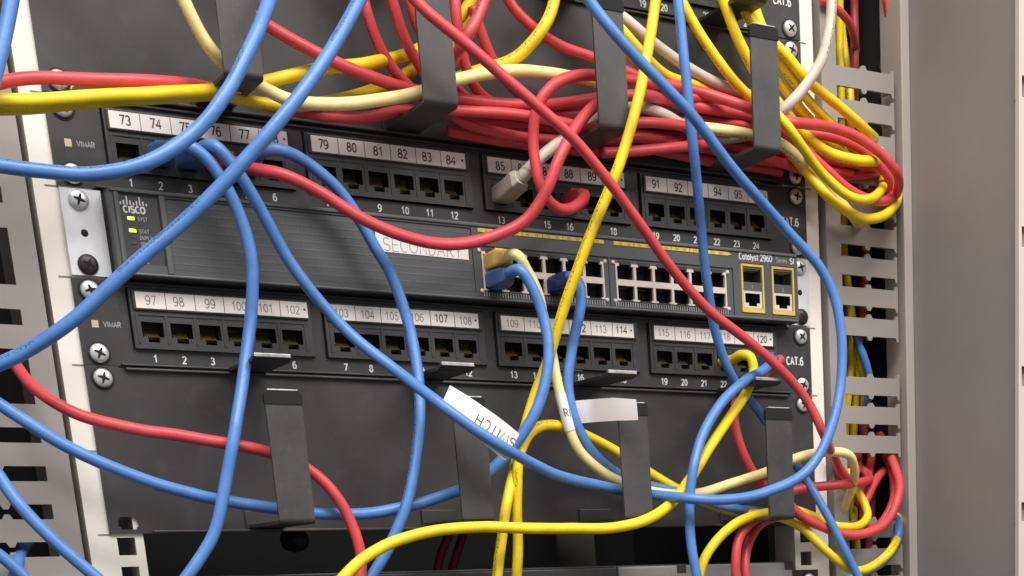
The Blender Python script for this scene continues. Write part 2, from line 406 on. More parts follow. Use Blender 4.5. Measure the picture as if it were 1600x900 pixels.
mb = MB()                                                           # post right of the duct, side wall and front corner strip
mb.box(324, 331.5, -3.0, 22, ZB, ZT, 'post', 0.8)
cz(mb, 'frame_post')
mb = MB()
mb.box(331.6, 333.6, -118.0, 18, ZB, ZT, 'grey_d')
cz(mb, 'side_wall')
mb = MB()
holes = [(331.5, 337.5, zc - 6.0, zc + 6.5) for zc in (-217.5, -129.4, -41.4, 45.2, 134.3, 222)]
mb.plate(329.0, 560, ZB, ZT, -122.0, -118.2, holes, 'strip')
for h in holes: mb.box(h[0] - 1, h[1] + 1, -117.9, -115, h[2] - 1, h[3] + 1, 'grey_d')
cz(mb, 'corner_post')
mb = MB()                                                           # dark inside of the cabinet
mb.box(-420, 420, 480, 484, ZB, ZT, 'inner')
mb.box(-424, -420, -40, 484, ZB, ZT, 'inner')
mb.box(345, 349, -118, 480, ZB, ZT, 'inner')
mb.box(-420, 420, -40, 480, ZT, ZT + 4, 'inner')  # unseen closures above and below, added to keep the inside dark
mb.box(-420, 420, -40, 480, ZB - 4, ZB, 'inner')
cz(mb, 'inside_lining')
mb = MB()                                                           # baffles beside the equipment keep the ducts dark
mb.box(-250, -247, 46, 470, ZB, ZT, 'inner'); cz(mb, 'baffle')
mb = MB(); mb.box(259, 336, 91, 93, ZB, ZT, 'duct_back'); cz(mb, 'duct_back')
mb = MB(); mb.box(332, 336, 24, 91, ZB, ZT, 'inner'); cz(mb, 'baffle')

for sgn in (-1, 1):
    mb = MB(); mb.plate(min(sgn * 215, sgn * 252), max(sgn * 215, sgn * 252), ZB, ZT, 380, 383, [], 'grey')
    cz(mb, 'rear_rail')

# ================================================================== patch panels
GX = (-203.0, -95.0, 13.0, 121.5)
def socket_part(parent, x, z, yf, depth=11.0, contacts=True):
    mb = MB()
    # cavity: keyed box open to the front
    xa, xb, za, zb = x - 5.9, x + 5.9, z - 3.4, z + 4.3
    mb.box(xa, xb, yf + depth, yf + depth + 1, za - 3, zb, 'socket')
    mb.box(xa - 0.8, xa, yf + 0.6, yf + depth, za, zb, 'socket'); mb.box(xb, xb + 0.8, yf + 0.6, yf + depth, za, zb, 'socket')
    mb.box(xa - 0.8, xb + 0.8, yf + 0.6, yf + depth, zb, zb + 0.8, 'socket')
    for a, b in ((xa - 0.8, x - 3.1), (x + 3.1, xb + 0.8)): mb.box(a, b, yf + 0.6, yf + depth, za - 0.8, za, 'socket')
    mb.box(x - 3.1, x + 3.1, yf + 0.6, yf + depth, za - 3.4, za - 2.7, 'socket')
    if contacts:
        for k in range(8):
            cx = x - 3.6 + k * 1.03
            mb.prism([(yf + 2.5, za + 0.3), (yf + 3.0, za + 0.3), (yf + depth - 0.5, zb - 2.4), (yf + depth - 0.5, zb - 1.9)], cx - 0.22, cx + 0.22, 'gold', 'x')
        mb.box(x - 4.6, x + 4.6, yf + depth - 2.0, yf + depth, za, za + 3.0, 'module')
    return mb.build('port_socket', parent)

def patch_panel(Z, label, first, inkcol, groups=(0, 1, 2, 3), skip_text=()):
    """1U 24 port panel with its top edge at Z"""
    t = thing('patch_panel', label, 'patch panel', (0, 0, Z - 44.45), 'black 24 port patch panels')
    inv = Matrix.Translation(-Vector(t.location))
    def P(mb, name, parent=t):
        o = mb.build(name, parent)
        if parent is t: o.matrix_parent_inverse = inv
        return o
    mb = MB()
    openings = [(x0 - 11.2, x0 + 90.2, Z - 35.6, Z - 3.6) for x0 in GX]
    mb.plate(-241, 241, Z - 44.0, Z - 0.5, 0.0, 1.8, openings, 'black')
    mb.box(-222, 222, -1.6, 0.0, Z - 2.1, Z - 0.7, 'black', 0.4)                 # folded top edge
    mb.box(-222, 222, -2.4, 0.0, Z - 44.0, Z - 42.9, 'black', 0.4)
    for g in range(4):
        for k in range(6):
            mb.text(str(g * 6 + k + 1), GX[g] + 15.5 * k, Z - 39.6, -0.06, 5.0, 'print', bold=0.026)
    mb.text('CAT.6', 227.3, Z - 22.4, -0.06, 6.6, 'print', bold=0.028, sx=0.92)
    mb.box(-234, -230.6, -0.08, 0.0, Z - 24.9, Z - 21.2, 'tan')
    mb.text('VIMAR', -223.5, Z - 23.0, -0.06, 3.6, 'print2', bold=0.02)
    P(mb, 'faceplate')
    for g in groups:
        x0 = GX[g]
        mb = MB()
        hs = []
        for k in range(6):
            x = x0 + 15.5 * k
            hs += [(x - 5.9, x + 5.9, Z - 28.7, Z - 21.0), (x - 3.1, x + 3.1, Z - 31.4, Z - 28.7)]
        mb.plate(x0 - 10.4, x0 + 89.4, Z - 34.8, Z - 4.3, -2.6, 1.5, hs, 'module')
        mb.box(x0 - 9.0, x0 + 87.8, -3.9, -2.6, Z - 15.2, Z - 4.8, 'module', 0.5)   # label holder
        for k in range(7):                                                          # small ribs between the sockets
            xx = x0 - 7.75 + 15.5 * k
            mb.box(xx - 0.6, xx + 0.6, -3.0, -2.6, Z - 32, Z - 17, 'module')
        mb.box(x0 - 8.5, x0 + 86.5, -3.1, -2.6, Z - 17.6, Z - 16.6, 'module')
        blk = P(mb, 'port_block')
        for k in range(6):
            o = socket_part(blk, x0 + 15.5 * k, Z - 25.3, -2.0)
        mb = MB(); xs = x0 - 7.4; wc = 15.2 + (0.3 if g else 0.6)
        jit = random.uniform(-0.4, 0.4)
        mb.box(xs + jit, xs + jit + 6 * wc, -4.15, -3.9, Z - 14.2, Z - 5.9, 'paper')
        for k in range(6):
            n = first + g * 6 + k
            if k: mb.box(xs + jit + k * wc - 0.18, xs + jit + k * wc + 0.18, -4.2, -4.15, Z - 14.2, Z - 5.9, 'ink')
            dx = random.uniform(-0.9, 0.7)
            faint = inkcol == 'ink2' and n not in (107, 114, 120, 112)
            mb.text(str(n), xs + jit + (k + 0.5) * wc + dx - (0.8 if k == 5 else 0), Z - 10.1 + random.uniform(-0.25, 0.25), -4.2, 6.2 if n < 100 else 5.8, 'ink2' if faint else 'ink', bold=0.002 if faint else 0.016, sx=0.98)
            if k == 5:
                mb.box(xs + jit + 6 * wc - 2.4, xs + jit + 6 * wc - 1.2, -4.2, -4.15, Z - 10.4, Z - 9.2, 'ink')
        o = mb.build('label_strip', blk)
        o['label'] = 'paper label strip numbered %d to %d' % (first + g * 6, first + g * 6 + 5)
    for sx in (-232.5, 232.5):
        for dz in (6.35, 38.1):
            s = screw(t, sx, Z - dz); s.matrix_parent_inverse = inv
    return t
patch_panel(222.25, 'black patch panel cut off by the top edge, showing only numbers 19 and 20', 49, 'ink')
patch_panel(88.9, 'black patch panel above the switch with label strips 73 to 96', 73, 'ink')
patch_panel(0.0, 'black patch panel below the switch with label strips 97 to 120', 97, 'ink2')

# ================================================================== cable managers
HX = (-154.0, -46.0, 62.5, 171.0)
def bent_strap(mb, path, x0, x1, th, m):
    """strap of width x0..x1 following (y,z) path with thickness th, rounded section edges left sharp"""
    n = len(path); L_ = []; R_ = []
    for i, (y, z) in enumerate(path):
        a = path[max(0, i - 1)]; b = path[min(n - 1, i + 1)]
        dy, dz = b[0] - a[0], b[1] - a[1]; l = math.hypot(dy, dz) or 1
        ny, nz = -dz / l, dy / l
        L_.append((y + ny * th / 2, z + nz * th / 2)); R_.append((y - ny * th / 2, z - nz * th / 2))
    V = []
    for (a, b) in zip(L_, R_):
        V += [(x0, *a), (x1, *a), (x1, *b), (x0, *b)]
    F = []
    for i in range(n - 1):
        for k in range(4): F.append([i * 4 + k, i * 4 + (k + 1) % 4, (i + 1) * 4 + (k + 1) % 4, (i + 1) * 4 + k])
    F += [[3, 2, 1, 0], [(n - 1) * 4 + k for k in range(4)]]
    mb.add(V, F, m)

def arc(cy, cz_, r, a0, a1, n=6):
    return [(cy + r * math.cos(math.radians(a0 + (a1 - a0) * k / n)), cz_ + r * math.sin(math.radians(a0 + (a1 - a0) * k / n))) for k in range(n + 1)]

def manager(Z, label):
    """2U blank plate, top edge at Z, with four open finger hooks"""
    t = thing('cable_manager', label, 'cable manager', (0, 0, Z - 88.9), 'black plates with cable hooks')
    inv = Matrix.Translation(-Vector(t.location))
    mb = MB()
    zb, zt = Z - 88.3, Z - 0.6
    hs = [(sx - 4.4, sx + 4.4, zb + 6.35 - 4.2, zb + 6.35 + 2.6) for sx in (-230.2, 233.0)]
    hs += [(sx - 5.4, sx + 5.4, zb + 6.35 - 2.9, zb + 6.35 + 1.3) for sx in (-230.2, 233.0)]
    mb.plate(-241, 241, zb, zt, 0.0, 1.8, hs, 'plate')
    mb.box(-220, 220, -2.6, 0.0, zt - 1.4, zt, 'plate', 0.5)
    mb.box(-218, 218, -3.4, 0.0, zb, zb + 1.6, 'plate', 0.5)
    o = mb.build('plate', t); o.matrix_parent_inverse = inv
    for hx in HX:
        mb = MB(); x0, x1 = hx - 10, hx + 10
        yF = -62.0; b = Z - 88.9 + 3.6; tp = Z - 16.5
        path = [(0, b), (yF + 2, b)] + arc(yF + 2, b + 2, 2, 270, 180, 4)[1:] + [(yF, tp - 1.2)]
        bent_strap(mb, path, x0, x1, 1.8, 'hook')
        mb.box(x0 - 1.5, x1 + 1.5, -1.6, 0.0, b - 1.5, b + 9, 'plate', 0.5)
        h = mb.build('hook', t); h.matrix_parent_inverse = inv
        mb = MB()                                                      # black cap folded over the free end, with a painted highlight along its top edge
        r_ = 2.4; X0, X1 = x0 - 0.5, x1 + 0.5
        poly = [(X0, tp - 6.8), (X1, tp - 6.8)] + [(X1 - r_ + r_ * math.cos(a), tp - r_ + r_ * math.sin(a)) for a in (0, .52, 1.05, 1.57)] + [(X0 + r_ - r_ * math.sin(a), tp - r_ + r_ * math.cos(a)) for a in (0, .52, 1.05, 1.57)]
        mb.prism(poly, yF - 1.5, yF + 1.4, 'pit')
        mb.box(X0 + 2.2, X1 - 2.2, yF - 1.75, yF + 1.2, tp + 0.02, tp + 0.75, 'lip_glint', 0.2)
        mb.build('hook_tip', h)
        mb = MB()
        zf = Z + 1.0
        path = [(0, zf - 0.6), (-46, zf - 0.4), (-50, zf + 0.4), (-52, zf + 1.8)]
        bent_strap(mb, path, x0 - 0.5, x1 + 0.5, 1.8, 'black')
        mb.box(x0, x1, -53.2, -52.1, zf + 0.8, zf + 2.7, 'lip_glint', 0.25)  # pale strip: the front lip's highlight put into the colour
        f_ = mb.build('upper_finger', h)
    for sx in (-232.5, 232.5):
        s = screw(t, sx, Z - 6.35); s.matrix_parent_inverse = inv
        if Z > 100: s = screw(t, sx, Z - 82.55); s.matrix_parent_inverse = inv
manager(177.8, 'upper black blank plate with four cable hooks crowded with red and yellow cables')
manager(-44.45, 'lower black blank plate with four cable hooks under labels 97 to 120')

# ================================================================== network switch
sw = thing('network_switch', 'charcoal 24 port network switch with SECONDARY sticker and two green status lights', 'network switch', (0, 0, 0))
YB = -12.0
XL, XR = -218.5, 224.0
mb = MB()
mb.box(-219.5, 219.5, 0, 240, 1.2, 43.2, 'black', 0.6)
mb.build('chassis', sw)
mb = MB()
hs = [(XL + 5.2, XL + 25.4, 6.6, 41.6), (XL + 29.2, -12.8, 5.0, 40.8), (-11.5, 79.2, 2.6, 31.6), (80.0, 172.2, 2.6, 31.6), (177.6, 196.8, 4.4, 35.6), (202.1, 221.3, 4.4, 35.6)]
mb.plate(XL, XR, 0.8, 44.0, YB, 0.0, hs, 'bezel')
mb.box(XL + 0.8, XR - 0.8, YB - 1.0, YB, 41.9, 43.7, 'bezel_rim', 0.45)
mb.box(XL + 0.8, XR - 0.8, YB - 1.0, YB, 1.0, 2.3, 'bezel_rim', 0.45)
mb.box(XL + 2.3, XL + 4.6, YB - 1.0, YB, 2.5, 41.7, 'bezel_rim', 0.45)
mb.box(XL + 25.6, XL + 28.6, YB - 1.0, YB, 2.5, 41.7, 'bezel_rim', 0.45)
mb.text('Catalyst 2960', 190.5, 39.6, YB - 0.05, 5.2, 'print', bold=0.022, sx=0.93)
mb.text('Series', 211.3, 39.3, YB - 0.05, 4.0, 'print2', bold=0.01, sx=0.95)
mb.text('SI', 219.8, 39.3, YB - 0.05, 4.8, 'print', bold=0.02)
for xa, xb in ((-8, 76), (82.5, 168)):                                # row of tiny vents below the ports
    x = xa
    while x < xb:
        mb.box(x, x + 0.55, YB - 0.12, YB, 3.0, 5.6, 'print2'); x += 1.75
mb.build('front_bezel', sw)
mb = MB()
mb.box(XL + 5.2, XL + 25.4, YB + 1.2, YB + 4, 6.6, 41.6, 'status')
bx0 = -206.0
for k, hh in enumerate((1.3, 2.2, 4.2, 2.2, 1.3, 2.2, 4.2, 2.2, 1.3)):
    mb.box(bx0 - 6.6 + k * 1.65 - 0.36, bx0 - 6.6 + k * 1.65 + 0.36, YB + 1.12, YB + 1.2, 37.0 - 0.9, 37.0 - 0.9 + hh, 'print')
mb.text('CISCO', bx0, 33.9, YB + 1.12, 4.3, 'print', bold=0.045, sx=1.05)
for zz, tx in ((29.4, 'SYST'), (23.4, 'STAT'), (20.2, 'DUPLX'), (17.0, 'SPEED')):
    mb.text(tx, -205.0, zz, YB + 1.12, 2.5, 'print2', 'LEFT', bold=0.015)
mb.text('MODE', -208.0, 8.6, YB + 1.12, 2.7, 'print2', 'LEFT', bold=0.015)
sp = mb.build('status_panel', sw)
for zz, on in ((29.4, 1), (23.4, 1), (20.2, 0), (17.0, 0)):
    mb = MB(); x = -208.4
    if on: mb.box(x - 1.9, x + 1.9, YB + 0.5, YB + 1.2, zz - 0.9, zz + 0.9, 'led', 0.3)
    else: mb.box(x - 1.2, x + 1.2, YB + 0.8, YB + 1.2, zz - 0.4, zz + 0.4, 'led_off', 0.15)
    o = mb.build('status_light', sp); o['label'] = 'lit green light' if on else 'unlit light'
mb = MB()
mb.box(XL + 29.2, -12.8, YB + 0.7, YB + 3, 5.0, 40.8, 'bezel_wave', 0.3)
mb.build('waved_panel', sw)
mb = MB()                                                              # sticker, slightly tilted and curling
def stk(a, b, y): return (-44.2 + a, y, 28.6 + b - 0.015 * a)
V = [stk(-28.6, -5.4, YB + 0.45), stk(28.6, -5.2, YB + 0.45), stk(28.6, 5.4, YB + 0.45), stk(-28.6, 5.4, YB + 0.45)]
V2 = [(x, y + 0.2, z) for x, y, z in V]
mb.add(V + V2, [[0, 1, 2, 3], [7, 6, 5, 4], [0, 4, 5, 1], [1, 5, 6, 2], [2, 6, 7, 3], [3, 7, 4, 0]], 'white')
mb.text('SECONDARY', 0, 0, 0, 9.0, 'ink3', fn=lambda a, b: stk(a * 10.0, b * 9.6 - 1.2, YB + 0.38), bold=-0.014)
mb.build('name_sticker', sw)
PX = [[-0.1 + 13.75 * k for k in range(6)], [91.1 + 13.75 * k for k in range(6)]]
for b_, (xa, xb) in enumerate(((-11.5, 79.2), (80.0, 172.2))):
    mb = MB(); hs = []
    for x in PX[b_]:
        hs += [(x - 6.0, x + 6.0, 19.2, 27.0), (x - 4.2, x + 4.2, 27.0, 29.4), (x - 6.0, x + 6.0, 7.6, 15.6), (x - 4.2, x + 4.2, 5.7, 7.6)]
    mb.plate(PX[b_][0] - 7.0, PX[b_][5] + 7.0, 6.6, 28.6, YB + 0.5, YB + 2.6, hs, 'port_w')
    mb.plate(xa + 0.05, xb - 0.05, 2.65, 31.55, YB + 0.9, YB + 2.4, [(PX[b_][0] - 7.05, PX[b_][5] + 7.05, 6.55, 28.65)], 'bezel')
    for x in PX[b_]:                                                    # dark latch shields above and below the openings
        mb.box(x - 4.4, x + 4.4, YB + 0.1, YB + 0.9, 27.9, 29.9, 'socket'); mb.box(x - 4.4, x + 4.4, YB + 0.1, YB + 0.9, 5.2, 7.0, 'socket')
    for x in (PX[b_][0] - 8.3, PX[b_][5] + 8.3):
        for zz in (6.3, 28.9): mb.lathe((x, YB + 0.9, zz), [(1.3, 0), (1.2, -0.6), (0.6, -0.9)], 'port_w', 10)
    hsg = mb.build('port_housing', sw)
    for x in PX[b_]:
        for zc, key in ((23.3, 1), (11.4, -1)):
            mb = MB()
            mb.box(x - 6.3, x + 6.3, YB + 13, YB + 14, zc - 6, zc + 6, 'pit')
            mb.box(x - 6.6, x - 5.8, YB + 2.7, YB + 13, zc - 4, zc + 4, 'socket'); mb.box(x + 5.8, x + 6.6, YB + 2.7, YB + 13, zc - 4, zc + 4, 'socket')
            mb.box(x - 5.8, x + 5.8, YB + 2.7, YB + 13, zc - key * 4.6, zc - key * 4.0, 'socket') if key < 0 else mb.box(x - 5.8, x + 5.8, YB + 2.7, YB + 13, zc - 4.6, zc - 4.0, 'socket')
            for k in range(8):
                cx = x - 3.2 + 0.92 * k
                mb.box(cx - 0.18, cx + 0.18, YB + 6.5, YB + 11, zc - key * 3.4 - 0.15, zc - key * 3.4 + 0.15, 'gold')
            mb.build('port_socket', hsg)
    mb = MB()                                                           # yellow strip with the port numbers above each block
    xa2, xb2 = ((-8.5, 76.5), (83.5, 168.5))[b_]
    poly = [(xa2, 39.0), (xb2, 39.0), (xb2 + 3, 40.0), (xb2, 41.1), (xa2, 41.1)] if b_ else [(xa2, 39.0), (xb2, 39.0), (xb2, 41.1), (xa2, 41.1)]
    mb.prism(poly, YB - 0.35, YB, 'ystrip')
    for k in range(6):
        x = PX[b_][k]
        mb.text('%dX' % (b_ * 12 + 2 * k + 1), x - 3, 40.05, YB - 0.38, 2.0, 'ink', bold=0.0); mb.text('%dX' % (b_ * 12 + 2 * k + 2), x + 3, 40.05, YB - 0.38, 2.0, 'ink', bold=0.0)
        if k: mb.box(x - 7.1, x - 6.7, YB - 0.4, YB - 0.35, 39.0, 41.1, 'bezel')
    mb.build('number_strip', sw)
for xa, xb, n in ((177.6, 196.8, '1'), (202.1, 221.3, '2')):
    mb = MB()
    x0, x1 = xa + 0.6, xb - 0.6
    mb.plate(x0, x1, 5.0, 35.0, YB - 0.5, YB + 1.5, [(x0 + 1.3, x1 - 1.3, 7.8, 33.6)], 'yframe')
    mb.plate(x0 + 1.35, x1 - 1.35, 7.85, 33.55, YB + 0.2, YB + 1.4, [(x0 + 2.0, x1 - 2.0, 24.0, 32.2), (x0 + 2.6, x1 - 3.4, 11.0, 17.0), (x0 + 5.4, x1 - 6.0, 8.8, 11.0)], 'bezel')
    fo = mb.build('uplink_port', sw)
    mb = MB()
    mb.plate(x0 + 1.6, x1 - 2.0, 8.0, 18.4, YB - 0.1, YB + 0.2, [(x0 + 2.7, x1 - 3.4, 11.0, 17.0), (x0 + 5.4, x1 - 6.0, 9.0, 11.0)], 'port_w')
    mb.build('copper_surround', fo)
    mb = MB()
    mb.box(x0 + 1.5, x1 - 1.5, YB + 11, YB + 12, 8, 33, 'pit')
    mb.box(x0 + 2.2, x1 - 2.2, YB + 2, YB + 10, 31.6, 32.0, 'gold'); mb.box(x0 + 2.0, x1 - 2.0, YB + 1.5, YB + 10, 23.0, 23.9, 'steel')
    mb.text(n, (x0 + x1) / 2, 20.9, YB + 0.15, 2.6, 'print2')
    mb.build('module_slot', fo)
for sgn in (-1, 1):                                                     # silver mounting ears
    mb = MB()
    xa, xb = (-240.5, -220.0) if sgn < 0 else (225.0, 240.5)
    poly = [(xa, 1.0), (xb, 1.0), (xb, 43.6), (xa, 43.6)]
    hx = -231.0 if sgn < 0 else 232.8
    mb.plate(xa, xb, 0.9, 43.6, -1.2, 0.8, [], 'steel')
    mb.lathe((hx, -1.2, 22), [(1.9, 0), (1.8, -0.06)], 'pit', 16)
    if sgn < 0: mb.box(-220.6, -219.6, 0.8, 40, 0.9, 43.6, 'steel')
    else: mb.box(224.6, 225.4, -8, 40, 6, 36, 'steel')
    ear = mb.build('mounting_ear', sw)
    screw(ear, -231.6 if sgn < 0 else 233.2, 38.1, -1.2, 5.2, 'screw', False)
    s = screw(ear, -231.6 if sgn < 0 else 233.2, 6.35, -1.2, 5.3, 'screw_dark', False); s['label'] = 'blackened brown screw'

# ================================================================== device below the gap
dv = thing('rack_device', 'rack device with a pale right half, cut off by the bottom edge', 'rack device', (0, 0, -260))
inv = Matrix.Translation(-Vector(dv.location))
mb = MB(); mb.box(-221, 221, 6, 240, -240, -157, 'black', 0.8); mb.box(-241, 241, 0.0, 2.0, -240, -163.5, 'black')
o = mb.build('housing', dv); o.matrix_parent_inverse = inv
mb = MB(); mb.box(-120, 72, -9, 0, -230, -158.5, 'module', 0.8)
o = mb.build('front_cover', dv); o.matrix_parent_inverse = inv
mb = MB(); mb.box(73, 213, -9, 0, -230, -158.0, 'dev', 1.2)
for x in (118, 168, 206): mb.box(x, x + 7, -9.6, -9.0, -163, -157.6, 'module', 0.3)
o = mb.build('pale_cover', dv); o.matrix_parent_inverse = inv
for sx in (-232.5, 232.5):
    s = screw(dv, sx, -171.0); s.matrix_parent_inverse = inv

# dim things in the dark gap behind
kn = MB(); kn.lathe((-126, 40, -136.5), [(5, 10), (7, 6), (7.5, 0), (7, -8), (5, -12), (4, -16)], 'rubber', 16)
o = kn.build('cable_gland'); o['label'] = 'black round gland hanging in the dark gap below the first lower hook'; o['category'] = 'cable gland'
